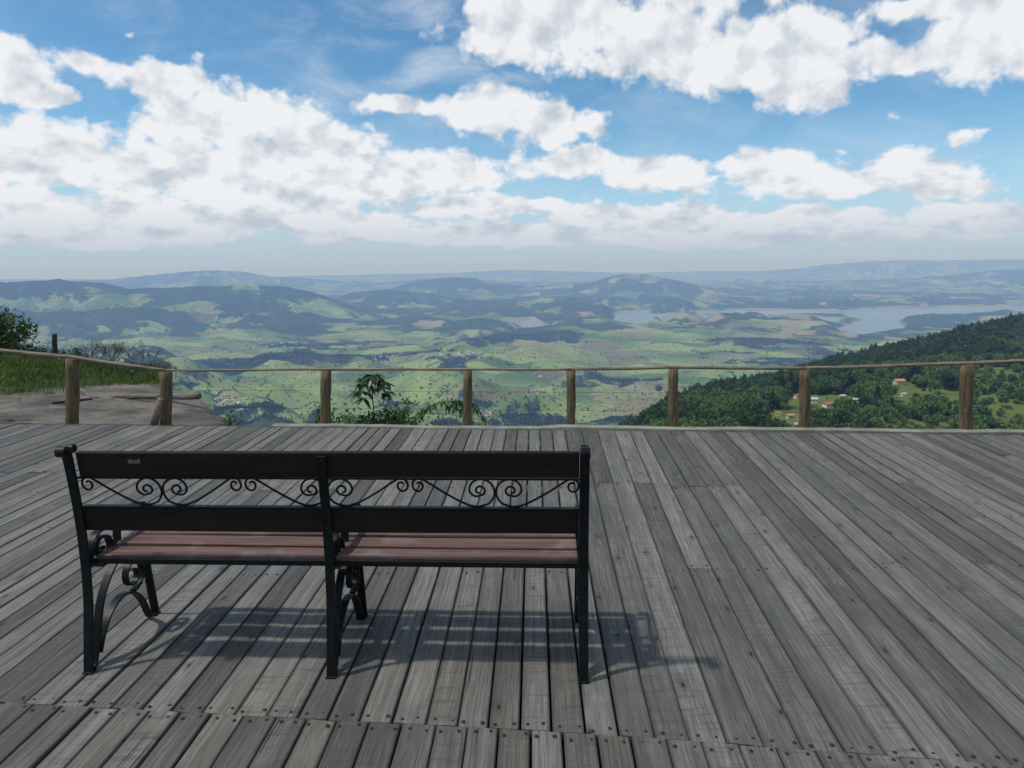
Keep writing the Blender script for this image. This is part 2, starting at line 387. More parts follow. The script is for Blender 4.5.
for i in range(len(xs)-1):
    x0, x1 = xs[i], xs[i+1]; xm = (x0+x1)/2
    sa, sb = float(seam_y(x0)), float(seam_y(x1)); sm = (sa+sb)/2
    Xs = xm+slope(xm)*2.6
    cuts = []
    if .45 < Xs < .95: cuts.append(4.72)
    elif 1.1 < Xs < 1.65 and random.random() < .9: cuts.append(4.62)
    elif .72 < xm+slope(xm)*1.2 < 1.1: cuts.append(3.32)
    elif xm < -2.6 and random.random() < .55: cuts.append(5.15)
    elif random.random() < .28: cuts.append(random.choice((3.33, 4.0, 4.65, 5.3)))
    if 1.25 < Xs < 1.42: cuts.append(3.95) if not cuts or abs(cuts[0]-3.95) > .9 else None
    zj = random.uniform(-.0015, .0015); gp = random.choice((.002, .003, .005, .0065, .010)) if xm < .3 else random.choice((.002, .003, .0035, .005, .008))
    # near boards, laid separately with a slight sideways offset
    o_ = 0
    add_board(x0+o_+.035, x1+o_+.035, -3.2, -3.2, sa-.0025, sb-.0025, zj-.001, gp)
    ys = [sm] + sorted(cuts) + [None]
    for k in range(len(ys)-1):
        a0 = (sa+.0025, sb+.0025) if k == 0 else (ys[k]+.003, ys[k]+.003)
        e0 = (edge_y(x0+slope(x0)*4.3)-.01, edge_y(x1+slope(x1)*4.3)-.01) if ys[k+1] is None else (ys[k+1]-.003, ys[k+1]-.003)
        add_board(x0, x1, a0[0], a0[1], e0[0], e0[1], zj+random.uniform(-.001, .001), gp)
    if -3.5 < xm < 3.5:
        add_nails(x0, x1, sm+.028); add_nails(x0+.035, x1+.035, sm-.028)
    for cte in cuts:
        if abs(xm) < 5: add_nails(x0, x1, cte+.03); add_nails(x0, x1, cte-.03)
    for yy in (3.3, 3.98, 4.66, 5.32, 5.95):
        if abs(xm) < 5 and random.random() < .3 and not any(abs(yy-c) < .2 for c in cuts): add_nails(x0, x1, yy)
me = bpy.data.meshes.new('wooden_deck'); me.from_pydata(dv, [], df); me.materials.append(M_deck)
ul = me.uv_layers.new(name='UVMap'); ul.data.foreach_set('uv', np.array(uvs, dtype=np.float32).ravel())
ca = me.color_attributes.new('plank', 'FLOAT_COLOR', 'CORNER'); ca.data.foreach_set('color', np.array(pcs, dtype=np.float32).ravel()); me.update()
deck = tag(link('wooden_deck', me), kind='structure', label='weathered grey plank deck of the lookout')
tag(nail.build('nail_heads', M_rust, deck), kind='stuff')
jb = MB()
for yy in (-2, -.6, .7, 1.3, 2.05, 2.7, 3.3, 3.98, 4.66, 5.32, 5.95): jb.box((0, yy, -.115), (21, .07, .15), Matrix.Rotation(-.096 if yy > 2.8 else -.11, 3, 'Z'))
jb.build('deck_joists', M_dark, deck)
eb = MB(); x0, x1 = -2.3, 10.4
n = 60; pr = [(x0+(x1-x0)*i/n) for i in range(n+1)]
for i, x in enumerate(pr):
    y = edge_y(x)+.004; wv = .0035*math.sin(x*3.1)+.003*random.uniform(-1, 1); dd = .105+.006*math.sin(x*2)
    eb.v += [(x, y+.0, -.10), (x, y+random.uniform(-.003, .003), .018+wv-.012*(x < .3)), (x, y+dd, .020+wv-.012*(x < .3)), (x, y+dd, -.10)]
for i in range(n):
    for k in range(3): b = i*4; eb.f.append((b+k, b+4+k, b+5+k, b+1+k))
    b = i*4; eb.f.append((b+3, b+7, b+4, b))
eb.f += [(0, 1, 2, 3), (n*4+3, n*4+2, n*4+1, n*4)]
eb.build('edge_board', M_edge, deck)
eb = MB(); A = Vector((-10.9, edge_y(-10.9)+.03, -.055)); B = Vector((-2.33, edge_y(-2.33)+.03, -.055)); dd = B-A
eb.box((A+B)/2, (dd.length, .05, .10), Matrix.Rotation(math.atan2(dd.y, dd.x), 3, 'Z')); eb.build('edge_board', M_dark, deck)

# ------------------------------------------------------------------ bench
BL0 = Vector((-1.616, 2.463, 0)); BR0 = Vector((.261, 2.368, 0)); BD = BR0-BL0; BLEN = BD.length
bench = empty('park_bench', BL0, math.atan2(BD.y, BD.x)); tag(bench, 'long garden bench with black scrolled iron frames and brown wooden slats', 'bench')
def volute(cy, cz, r0, r1, a0, turns, n=40, sx=1, ex=.85):   # spiral from radius r0 at angle a0 inward to r1
    out = []
    for i in range(n+1):
        f = i/n; a = a0+turns*2*PI*f; r = r0+(r1-r0)*f**ex; out.append((cy+r*math.cos(a)*sx, cz+r*math.sin(a)))
    return out
def lean(z): return float(np.interp(z, (0, .27, .41, .55, .66, .76, .86), (0, .046, .054, .053, .045, .034, .020)))
W = .034
def iron_frame(x, full=True):
    fr = empty('iron_frame', (x, 0, 0)); fr.parent = bench
    m = MB(); zt = .850 if full else .838
    P = [(lean(z)-.008, z) for z in np.linspace(0.004, zt, 22)]
    if full: P += volute(P[-1][0]-.020, .856, .019, .008, 0, 1.35, 26)
    m.strap(P, W, .011)
    m.strap([(P[0][0]-.012, .004), (P[0][0]+.02, .004)], W+.004, .007)
    m.build('rear_post', M_iron, fr, bevel=.0015)
    if full:
        m = MB(); m.strap([(lean(.80)+.002, .79), (lean(.85)+.003, .835)]+volute(lean(.86)+.021, .856, .017, .007, PI, -1.2, 24), W*.7, .008)
        m.build('top_scroll', M_iron, fr)
    m = MB(); m.strap(smooth_pts([(.405, .525), (.40, .46), (.405, .40), (.423, .263), (.44, .13), (.456, .006)]), W, .011)
    m.strap([(.43, .004), (.47, .004)], W, .007); m.build('front_leg', M_iron, fr, bevel=.0015)
    m = MB(); m.strap(smooth_pts([(.012, .01), (.03, .03), (.058, .10), (.082, .18), (.115, .25), (.168, .312), (.222, .355), (.245, .42), (.252, .505)]), W*.9, .009)
    m.build('scroll_brace', M_iron, fr, bevel=.001)
    m = MB(); m.strap(smooth_pts([(.060, .045), (.09, .10), (.13, .150), (.185, .183), (.24, .194), (.30, .176), (.345, .138), (.375, .09), (.40, .03), (.415, .008)]), W*.9, .009)
    m.build('leg_arch', M_iron, fr, bevel=.001)
    m = MB(); m.strap(volute(.322, .246, .068, .016, -PI*.55, 1.55, 70, 1, 1.5), .026, .008); m.build('leg_scroll', M_iron, fr)
    # low armrest, ending in a scroll behind
    a = volute(.142, .434, .072, .016, PI*.5, 1.6, 80, 1, 1.6)
    a = list(reversed(a))
    m = MB(); m.strap(a+smooth_pts([(.19, .506), (.26, .506), (.33, .512), (.39, .524), (.43, .520), (.452, .498), (.445, .475), (.428, .472)])[0:], .027, .008)
    m.build('armrest', M_iron, fr)
    m = MB(); m.tube([(-W*.42, .142, .436), (W*.42, .142, .436)], .009, 12); m.build('scroll_boss', M_iron, fr)
    m = MB(); m.strap([(.05, .398), (.455, .405)], W*.9, .010); m.build('seat_support', M_iron, fr)
    return fr
iron_frame(.012, True); iron_frame(.938, False); iron_frame(BLEN-.012, True)
def wood_bar(name, x0, x1, cy, cz, sy, sz, mat, rot=0, ang=0, parent=bench):
    m = MB(); n = 24; L = x1-x0; ph = random.uniform(0, 6)
    for i in range(n+1):
        x = x0+L*i/n; dz = .0012*math.sin(x*2.3+ph); dy = .001*math.sin(x*3.1+ph)
        for (a, b) in ((-1,-1),(1,-1),(1,1),(-1,1)):
            y_, z_ = a*sy/2, b*sz/2; m.v.append((x, cy+dy+y_*math.cos(rot)-z_*math.sin(rot)+(x-x0-L/2)*ang, cz+dz+y_*math.sin(rot)+z_*math.cos(rot)))
    for i in range(n):
        for k in range(4): m.f.append((i*4+k, i*4+(k+1) % 4, i*4+4+(k+1) % 4, i*4+4+k))
    m.f += [(3,2,1,0), (n*4, n*4+1, n*4+2, n*4+3)]
    return m.build(name, mat, parent, bevel=.004)
lr = .12
wood_bar('back_rail', .035, BLEN-.03, lean(.80)+.014, .802, .022, .095, M_rail, lr)
wood_bar('back_rail', .018, BLEN-.03, lean(.59)+.014, .584, .022, .090, M_rail, lr*.6)
for z in (.7495, .6345):
    m = MB(); m.box((BLEN/2, lean(z)+.010, z), (BLEN-.05, .022, .007)); m.build('back_bar', M_iron, bench)
# seat boards
for i, (a, b, g) in enumerate(((.090, .180, .0), (.205, .296, -.009), (.318, .408, 0), (.420, .458, 0))):
    wood_bar('seat_slat', .03, BLEN-.03, (a+b)/2, .417, b-a, .022, M_slat, 0, g)
m = MB(); m.box((BLEN/2, .067, .415), (BLEN-.05, .008, .019)); m.build('seat_bar', M_iron, bench)
m = MB(); m.box((BLEN/2, .450, .398), (BLEN-.05, .03, .008)); m.build('seat_bar', M_iron, bench)
# scrollwork: six S-scrolls mirrored in turn between the two bars
U = (BLEN-.045)/6; zb, zt = .639, .746
def s_scroll():
    k = .000988*(U/.309)*1.0; P = []
    a_big = []                                       # centre -62 px left of the mirror line
    key = [(-90, 61), (0, 55), (90, 46), (180, 37), (270, 17), (360, 20), (450, 18), (540, 13), (630, 6)]
    for th in range(-60, 640, 15):
        r = np.interp(th, [q[0] for q in key], [q[1] for q in key]); a = R_(th)
        a_big.append((-58+r*math.cos(a), 62+r*math.sin(a)))
    small = []
    key2 = [(90, 24), (180, 22), (270, 25), (360, 17), (450, 9), (500, 5)]
    sx = -312+24
    for th in range(75, 500, 15):
        r = np.interp(th, [q[0] for q in key2], [q[1] for q in key2]); a = R_(th)
        small.append((sx+5+r*math.cos(a)*.95, 85+r*math.sin(a)))
    mid = [(-262, 105), (-205, 66), (-150, 32), (-105, 9), (-66, 0.5)]
    P = list(reversed(small))+mid+a_big
    hs = (zt-zb)/109.
    return [(p[0]*k, zb+p[1]*hs) for p in P]
S = s_scroll()
for j in range(6):
    mir = 1 if j % 2 == 0 else -1
    xm = .0225+U*(j+1) if mir == 1 else .0225+U*j
    m = MB(); P = [(xm+mir*p[0], lean(p[1])+.014, p[1]) for p in smooth_pts(S, 2)]
    m.tube(P, .0042, 7); m.build('scroll_ornament', M_iron, bench, smooth=True)
for xf in (.012, .938, BLEN-.012):
    for zz in (.825, .78, .605, .565):
        m = MB(); y_ = lean(zz)-.0105; m.tube([(xf, y_+.006, zz), (xf, y_-.003, zz)], [.0065, .005], 10); m.build('bolt', M_rust, bench)
# worn sticker on the top rail
M_st = simple('worn_pale_sticker', (.05, .05, .05), (.22, .21, .20), 160, .6, 0)
m = MB(); yy = lean(.825)+.0035-.0045
for i in range(7): m.box((.232+i*.0065, yy+.0008, .8135+random.uniform(-.002, .002)), (.0042, .0012, .014+random.uniform(-.003, .003)))
m.build('worn_sticker', M_st, bench)

# ------------------------------------------------------------------ fence
fence = empty('railing', (-3.41, 6.82, 0)); tag(fence, 'low rustic wooden railing with round posts along the far deck edge', 'fence')
inv = Vector((3.41, -6.82, 0))
tops = [(73, 358, 12.5), (166, 371, 12.0), (326, 370, 10.5), (468, 370, 9), (571, 370, 9), (673, 368, 9.6), (805, 369, 11), (966, 364, 12.5), (1150, 356, 13), (-130, 338, 13), (1350, 350, 12)]
posts = {}
for (px, py, wp) in sorted(tops):
    r = ray(px, 428); k = (6.37+.155)/(r.y+.096*r.x); X, Y = r.x*k, r.y*k
    tp_ = at_y(px, py+.5, Y); top = tp_.z; lnx = tp_.x-X; zb_ = -.55; rad = wp/FPX*Y/2
    m = MB(); n = 12; ph = random.uniform(0, 6); lx, ly = random.uniform(-.006, .006), random.uniform(-.006, .006)
    pts = [(lx*(i/n)+.002*math.sin(i+ph)+lnx*(zb_+(top-zb_)*i/n)/top, ly*(i/n)+.002*math.cos(i*1.3+ph), zb_+(top-zb_)*i/n) for i in range(n+1)]
    m.tube(pts, [rad*(1+.05*math.sin(i*1.7+ph)) for i in range(n+1)], 14)
    o = m.build('fence_post', M_post, fence, smooth=False); o.location = Vector((X, Y, 0))+inv
    o.data.polygons.foreach_set('use_smooth', [len(p.vertices) == 4 for p in o.data.polygons])
    posts[px] = Vector((X+lnx, Y, top))
def rail(pxs, rad0, rad1, name='top_rail', dz=.012):
    P = [posts[p]+Vector((0, 0, dz)) for p in pxs]; m = MB(); Q = []
    for a, b in zip(P[:-1], P[1:]):
        for i in range(8): Q.append(a.lerp(b, i/8)+Vector((0, 0, .0015*math.sin(i*.8+a.x)-.003*math.sin(PI*i/8))))
    Q.append(P[-1]); n = len(Q)
    m.tube([q+inv for q in Q], [rad0+(rad1-rad0)*i/(n-1)+random.uniform(-.001, .001) for i in range(n)], 10)
    m.build(name, M_toprail, fence, smooth=True)
posts[-400] = posts[-130]+Vector((-1.5, .3, .1))
rail([-400, -130, 73, 166], .030, .015)
rail([166, 326, 468, 571], .012, .012)
rail([571, 673, 805], .013, .015)
rail([805, 966, 1150, 1350], .015, .019)
wr = MB()
for hh in (.16, .33):
    Q = []
    ks = [166, 326, 468, 571, 673, 805, 966, 1150]
    for p in ks: Q.append(Vector((posts[p].x, posts[p].y-.05, hh+.0))+inv)
    w_ = MB(); w_.tube(Q, .0011, 5); w_.build('wire', M_iron, fence)
# leaning brace against the corner post
m = MB(); a = at_y(152, 430, 6.78); b = at_y(161, 399, 6.74)
m.tube([a, (a*.5+b*.5), b], [.036, .034, .032], 10); tag(m.build('brace_stake', M_pole, None, smooth=True), 'short pale stake leaning against the corner fence post', 'stake')

# ------------------------------------------------------------------ rock, grass bank, log
def local_grid(name, x0, x1, y0, y1, st, hf, mat, keep):
    X, Y = np.meshgrid(np.arange(x0, x1, st), np.arange(y0, y1, st)); Z = hf(X, Y); ny, nx = X.shape
    co = np.stack([X.ravel(), Y.ravel(), Z.ravel()], 1); i = np.arange(ny*nx).reshape(ny, nx)
    q = np.stack([i[:-1, :-1].ravel(), i[:-1, 1:].ravel(), i[1:, 1:].ravel(), i[1:, :-1].ravel()], 1)
    k = keep(X, Y).ravel(); q = q[k[q].all(1)]
    return link(name, mesh_np(name, co, quads=q, mats=[mat], smooth=True))
def rock_edge(y): return np.interp(y, (6.4, 6.85, 7.7, 8.55, 9.5, 10.4, 12.5), (-2.15, -2.42, -3.0, -3.6, -4.2, -4.9, -7.2))
def rock_h(X, Y):
    e = rock_edge(Y)+.10*fbm(Y*1.4, X*0+3)-X; h = np.interp(Y, (6, 6.9, 8.4, 9.4, 10.4, 13), (-.07, -.075, -.135, -.125, -.22, -1.2))
    h = h+.05*fbm(X*.9, Y*.9)+.030*fbm(X*3, Y*5, 4)-.03*sstep(.86, .97, ridged(X*.8+3, Y*1.3, 3))+.07*sstep(-3.8, -6, X)
    return h-1.6*np.clip(.12-e, 0, 9)**1.2*1.5-.10*sstep(.5, 0, e)
tag(local_grid('rock', -16, -1.7, 6.2, 13.5, .04, rock_h, M_rock, lambda X, Y: (X < -1.7) & (Y > edge_y(X)+.10)), kind='structure', label='bare grey granite slab beyond the left end of the deck')
def bank_edge(X): return np.interp(X, (-9, -6.0, -5.55, -5.2, -4.85, -4.6), (7.0, 7.5, 8.5, 9.15, 9.6, 10.2))
def bank_h(X, Y):
    d = Y-bank_edge(X)-.25*fbm(X*1.7, Y*1.7)
    h = -.15-.10*sstep(1, 3.5, d)+np.interp(X, (-9, -6.6, -5), (.25, .06, .0))*sstep(0, 2.5, d)+.04*fbm(X*1.3, Y*1.3)
    return np.where(d > 0, h, -.16+np.clip(d, -1, 0)*.6)-.5*np.clip(Y-12.2, 0, 9)-2.5*np.clip(X-(-5.0+.25*(Y-9.5)*0), 0, 9)
M_bank = simple('grassy_soil', (.03, .055, .012), (.075, .10, .03), 4, .95, .6, .03)
tag(local_grid('ground', -17, -4.6, 6.9, 16, .08, bank_h, M_bank, lambda X, Y: (Y > edge_y(X)+.2) & (X < -.5*Y+.15) & (Y < 13.5)), kind='structure', label='grassy bank at the left end of the deck')
# grass blades
N = 60000
gxs = rng.uniform(-12, -4.75, N); gys = rng.uniform(7.0, 12.6, N); dd = gys-bank_edge(gxs)-.25*fbm(gxs*1.7, gys*1.7)
k = (dd > .02) & (gys > edge_y(gxs)+.3) & (gxs < -.5*gys+.1*rng.normal(size=N)); gxs, gys, dd = gxs[k], gys[k], dd[k]; N = len(gxs)
gzs = bank_h(gxs, gys)-.01; tall = (.045+.075*sstep(0, 1.6, dd))*(.7+.6*np.clip(fbm(gxs*1.2, gys*1.2)+.4, 0, 1.5)); hh = tall*rng.uniform(.5, 1.3, N)
an = rng.uniform(0, 2*PI, N); bx = np.cos(an); by = np.sin(an); wd = rng.uniform(.004, .008, N); lx = rng.normal(0, .4, N)*hh; ly = rng.normal(0, .4, N)*hh
co = np.zeros((N, 5, 3)); 
co[:, 0] = np.stack([gxs-bx*wd, gys-by*wd, gzs], 1); co[:, 1] = np.stack([gxs+bx*wd, gys+by*wd, gzs], 1)
co[:, 2] = np.stack([gxs+bx*wd*.8+lx*.4, gys+by*wd*.8+ly*.4, gzs+hh*.6], 1); co[:, 3] = np.stack([gxs-bx*wd*.8+lx*.4, gys-by*wd*.8+ly*.4, gzs+hh*.6], 1)
co[:, 4] = np.stack([gxs+lx, gys+ly, gzs+hh], 1)
b5 = np.arange(N)*5
me = mesh_np('grass', co.reshape(-1, 3), quads=np.stack([b5, b5+1, b5+2, b5+3], 1), tris=np.stack([b5+3, b5+2, b5+4], 1), mats=[M_grass])
tag(link('grass', me), kind='stuff', label='bright green grass on the bank beyond the rock', cat='grass')
# log and loose timber
def log(name, a, b, r0, r1, mat, label, cat):
    a, b = Vector(a), Vector(b); o = empty('x') if False else None
    m = MB(); n = 10; L = (b-a).length; m.tube([(0.006*math.sin(i*1.3), .005*math.cos(i*1.9), L*i/n) for i in range(n+1)], [r0+(r1-r0)*i/n+.002*math.sin(i*2.2) for i in range(n+1)], 14)
    o = m.build(name, mat); o.data.polygons.foreach_set('use_smooth', [len(p.vertices) == 4 for p in o.data.polygons])
    o.location = a; o.rotation_mode = 'QUATERNION'; o.rotation_quaternion = (b-a).to_track_quat('Z', 'Y'); return tag(o, label, cat)
log('log', at_y(112, 396.5, 8.7), at_y(200, 396.5, 8.5), .032, .037, M_pole, 'weathered round log lying on the bare rock slab', 'log')
def plank(name, a, b, wdt, th, mat, label):
    a, b = Vector(a), Vector(b); m = MB(); L = (b-a).length; m.box((0, 0, L/2), (wdt, th, L)); o = m.build(name, mat, bevel=.004)
    o.location = a; o.rotation_mode = 'QUATERNION'; o.rotation_quaternion = (b-a).to_track_quat('Z', 'Y'); return tag(o, label, 'plank')
plank('plank', at_y(78, 389, 9.1), at_y(96, 398, 8.6), .07, .03, M_pole, 'short pale split board tipped on the rock left of the log')
plank('plank', at_y(52, 403, 8.2), at_y(92, 399, 8.5), .05, .03, M_dark, 'thin dark board lying on the rock at the grass edge')
log('stump_post', at_y(54.5, 362, 12.3), at_y(54.5, 333.5, 12.3), .045, .040, M_dark, 'short dark post standing in the grass behind the left rail', 'post')

# ------------------------------------------------------------------ leaf clouds
def leaf_cards(centers, normals_rand, size, aspect=.55, seed=0, droop=0):
    r = np.random.default_rng(seed); n = len(centers); size = np.broadcast_to(size, n)
    a = r.normal(size=(n, 3)); a[:, 2] -= droop; a /= np.linalg.norm(a, axis=1)[:, None]
    b = r.normal(size=(n, 3)); b -= a*(a*b).sum(1)[:, None]; b /= np.linalg.norm(b, axis=1)[:, None]
    a = a*size[:, None]; b = b*size[:, None]*aspect
    co = np.stack([centers-a, centers+b*.9, centers+a, centers-b*.9], 1).reshape(-1, 3); i = np.arange(n)*4
    return co, np.stack([i, i+1, i+2, i+3], 1)
def crown_points(r, n, rad, lobes, squash=1., hollow=.55):
    """points on a heap of uneven lobes"""
    out = []; ws = np.array([l[3]**2 for l in lobes]); ws /= ws.sum()
    pick = r.choice(len(lobes), n, p=ws); L = np.array(lobes)[pick]
    d = r.normal(size=(n, 3)); d /= np.linalg.norm(d, axis=1)[:, None]
    rr = (hollow+(1-hollow)*r.random(n)**.6)*(1+.22*np.sin(d[:, 0]*7+L[:, 0])*np.cos(d[:, 1]*6+L[:, 1]))
    return L[:, :3]+d*(L[:, 3]*rr)[:, None]*np.array([1, 1, squash])
def tree_geo(seed, h, cr, kind='round', n=420, leaf=.55):
    r = np.random.default_rng(seed); lobes = []
    if kind == 'round':
        for _ in range(9):
            a = r.uniform(0, 2*PI); q = r.uniform(0, .62)*cr; lobes.append((q*math.cos(a), q*math.sin(a), h*r.uniform(.5, .82), cr*r.uniform(.35, .6)))
    elif kind == 'tall':
        for i in range(9):
            f = i/8; a = r.uniform(0, 2*PI); q = r.uniform(0, .25)*cr; lobes.append((q*math.cos(a), q*math.sin(a), h*(.28+.66*f), cr*(.62-.42*f)*r.uniform(.85, 1.15)))
    elif kind == 'bush':
        for _ in range(7):
            a = r.uniform(0, 2*PI); q = r.uniform(0, .75)*cr; lobes.append((q*math.cos(a), q*math.sin(a), h*r.uniform(.3, .65), cr*r.uniform(.3, .5)))
    P = crown_points(r, n, cr, lobes, .85); co, q = leaf_cards(P, None, r.uniform(.6, 1.25, n)*leaf, .7, seed)
    return co, q
def trunk_geo(seed, h, rad):
    r = random.Random(seed); m = MB(); m.tube([(0, 0, -.8), (r.uniform(-.1, .1), r.uniform(-.1, .1), h*.3), (r.uniform(-.2, .2), r.uniform(-.2, .2), h*.62), (r.uniform(-.2, .2), 0, h*.85)], [rad*1.3, rad, rad*.7, rad*.25], 7)
    for k in range(5):
        a = r.uniform(0, 2*PI); z = h*r.uniform(.38, .6); L = h*r.uniform(.16, .28)
        m.tube([(0, 0, z), (math.cos(a)*L*.6, math.sin(a)*L*.6, z+L*.5), (math.cos(a)*L, math.sin(a)*L, z+L*1.0)], [rad*.5, rad*.3, rad*.12], 5)
    return m
KINDS = [('round', 9, 3.6, M_leafd), ('round', 8, 3.8, M_leafm), ('tall', 12, 3.2, M_leafd), ('round', 6.5, 3.4, M_leafm), ('bush', 3.4, 2.6, M_leafl), ('bush', 4.2, 3.0, M_leafm), ('round', 10, 4.2, M_leafd), ('bush', 3.0, 2.4, M_leafl), ('round', 7, 3.8, M_leafl)]
protos = []; pcol = bpy.data.collections.new('tree_kinds')
for i, (kd, h, cr, mt) in enumerate(KINDS):
    co, q = tree_geo(100+i, h, cr, kd, 520, .62); tm = trunk_geo(i, h, h*.022)
    tv = np.array(tm.v); tf = [f for f in tm.f if len(f) == 4]
    allco = np.concatenate([co, tv]); aq = np.concatenate([q, np.array(tf)+len(co)]); mi = np.concatenate([np.zeros(len(q)), np.ones(len(tf))])
    me = mesh_np('tree_kind', allco, quads=aq, mats=[mt, M_bark], midx=mi); o = bpy.data.objects.new('tree_kind_%d' % i, me); pcol.objects.link(o); protos.append(o)
def scatter(name, P, rz, scl, idx, label, cat, colname=pcol):
    me = bpy.data.meshes.new(name); me.vertices.add(len(P)); me.vertices.foreach_set('co', np.asarray(P, dtype=np.float32).ravel())
    for an, ty, v in (('rz', 'FLOAT', rz), ('scl', 'FLOAT', scl)):
        at = me.attributes.new(an, ty, 'POINT'); at.data.foreach_set('value', np.asarray(v, dtype=np.float32))
    at = me.attributes.new('pick', 'INT', 'POINT'); at.data.foreach_set('value', np.asarray(idx, dtype=np.int32))
    o = link(name, me); g = bpy.data.node_groups.new('scatter_'+name, 'GeometryNodeTree')
    g.interface.new_socket('Geometry', in_out='INPUT', socket_type='NodeSocketGeometry'); g.interface.new_socket('Geometry', in_out='OUTPUT', socket_type='NodeSocketGeometry')
    gi = g.nodes.new('NodeGroupInput'); go = g.nodes.new('NodeGroupOutput'); ip = g.nodes.new('GeometryNodeInstanceOnPoints'); ci = g.nodes.new('GeometryNodeCollectionInfo')
    ci.inputs['Collection'].default_value = colname; ci.inputs['Separate Children'].default_value = True; ci.inputs['Reset Children'].default_value = True
    def na(n_, ty):
        a = g.nodes.new('GeometryNodeInputNamedAttribute'); a.data_type = ty; a.inputs['Name'].default_value = n_; return a.outputs['Attribute']
    cm = g.nodes.new('ShaderNodeCombineXYZ'); g.links.new(na('rz', 'FLOAT'), cm.inputs[2])
    g.links.new(gi.outputs[0], ip.inputs['Points']); g.links.new(ci.outputs[0], ip.inputs['Instance']); ip.inputs['Pick Instance'].default_value = True
    g.links.new(na('pick', 'INT'), ip.inputs['Instance Index']); g.links.new(cm.outputs[0], ip.inputs['Rotation']); g.links.new(na('scl', 'FLOAT'), ip.inputs['Scale'])
    g.links.new(ip.outputs[0], go.inputs[0]); md = o.modifiers.new('scatter', 'NODES'); md.node_group = g
    return tag(o, label, cat, kind='stuff')

# ------------------------------------------------------------------ terrain
RE = 6.371e6
def crest(pts):
    A, T, Rr = [], [], []
    for p in pts:
        a, tt = sight(p[0], p[1]); A.append(a); T.append(tt); Rr.append(p[2] if len(p) > 2 else 0)
    return np.array(A), np.array(T), np.array(Rr)
RIDGES = [  # pixel crest lines, distance, half depth
 (13000, 3800, [(-400,286),(-150,288),(0,283),(60,279),(110,284),(130,289),(190,286),(230,285),(280,286),(310,291),(335,300),(370,312),(400,330),(440,352)]),
 (10500, 1700, [(-300,300),(-60,308),(40,312),(90,310),(140,306),(200,312),(240,322),(262,338),(280,352)]),
 (15500, 3000, [(290,330),(330,300),(350,293),(385,289),(430,293),(460,301),(500,315),(530,330)]),
 (20000, 3800, [(360,300),(400,285),(420,280),(450,277),(475,278),(500,284),(530,286),(570,284),(590,283),(615,275),(640,273),(680,281),(715,289),(750,300)]),
 (29000, 6000, [(-400,280),(-100,283),(60,281),(110,279),(150,275),(200,270.5),(240,271),(270,276),(300,278),(380,283),(420,279),(470,280),(520,282),(600,281),(700,283),(800,281),(900,279),(950,275),(1000,270),(1060,268),(1400,270)]),
 (43000, 9000, [(-400,279),(0,279),(200,280),(300,276),(385,274),(450,273),(520,269.5),(560,271),(640,273),(700,271),(760,271),(800,268),(830,264),(870,261),(930,260),(1024,259.5),(1150,261),(1400,262)]),
]
HILLS = [ # px, crest y, foot y, half width px, forest, depth share
 (567,322,346,52,.9,.05),(620,330,344,26,.9,.05),(505,337,350,30,.9,.04),(540,344,372,70,.1,.06),(760,304,315,75,.95,.05),(850,324,337,60,.95,.05),(660,343,358,60,.05,.05),
 (640,336,345,90,.1,.03),(480,366,392,40,.8,.06),(330,360,372,60,.8,.04),(430,345,350,30,.3,.04),(250,390,424,40,.15,.07),(330,405,432,45,.2,.07),(420,392,425,42,.2,.08),(215,372,392,40,.9,.06),
 (520,378,400,50,.1,.06),(560,396,420,40,.1,.06),(600,384,400,60,.7,.05),(640,405,436,48,.0,.09),(655,363,380,45,.05,.06),(720,372,390,60,.3,.06),(740,340,352,60,.6,.04),(900,318,326,70,.5,.04),
 (100,355,372,70,.4,.05),(180,345,356,60,.2,.04),(160,330,340,50,.1,.04),(60,330,342,60,.2,.04),(300,318,335,50,.15,.05),(260,328,342,60,.05,.05),(370,330,345,40,.2,.05),(440,318,328,60,.5,.04),(560,300,310,60,.4,.05),(690,296,303,70,.5,.05),(850,293,300,90,.4,.05),(950,296,303,60,.3,.05)]
LAKES = [
 [(1100,304),(1000,306.5),(930,307.5),(860,309.5),(838,312.5),(848,317),(862,320),(846,325),(838,330),(845,334),(858,335),(872,333),(900,330),(908,325),(898,321),(905,317),(930,314),(965,314),(1024,311.5),(1100,309)],
 [(618,313),(650,312),(660,316),(700,316),(760,314),(770,317),(730,320),(690,320),(664,324),(650,322),(644,327),(624,327),(618,322),(612,317)],
 [(700,311.5),(760,310),(840,311),(840,314),(770,315),(700,315)],
 [(505,322),(530,319),(548,323),(545,329),(530,333),(516,332),(522,327),(500,326)],
 [(752,317),(800,316),(838,318),(838,322),(812,321),(770,321)]]
REDS = [(645,337,22,4),(700,329,40,3),(790,330,40,4),(800,336,30,4),(430,330,22,5),(540,352,40,7),(860,333,18,3),(610,325,30,3),(760,301,40,2),(930,313,60,2.2),(870,300,50,2),(850,340,16,3),(585,322,20,3),(660,405,20,7),(720,395,22,5),(610,398,8,3)]
def rfoot(py, px=512):
    tt = -sight(px, py)[1]; r = 900/tt
    for _ in range(3): r = (901.5+r*r/(2*RE))/tt
    return r
FL = lambda r: -900-r*r/(2*RE)
CLEAR = [(245,414,55,18,-.45),(545,415,75,16,-.45),(340,402,70,16,-.25),(640,410,50,16,-.4),(480,378,60,10,-.2),(270,362,70,7,-.2),(640,372,50,7,-.25),(330,348,60,5,.2),(760,345,60,6,.15),(210,382,40,8,.2)]
HILLSIDE = [(480,560,700),(560,470,900),(600,448,950),(640,427,1050),(665,410,1120),(700,396,1250),(760,384,1450),(800,373,1600),(850,362,1750),(930,343,2050),(980,328,2250),(1024,316,2450),(1100,298,2800),(1300,285,3300),(1700,280,3600)]
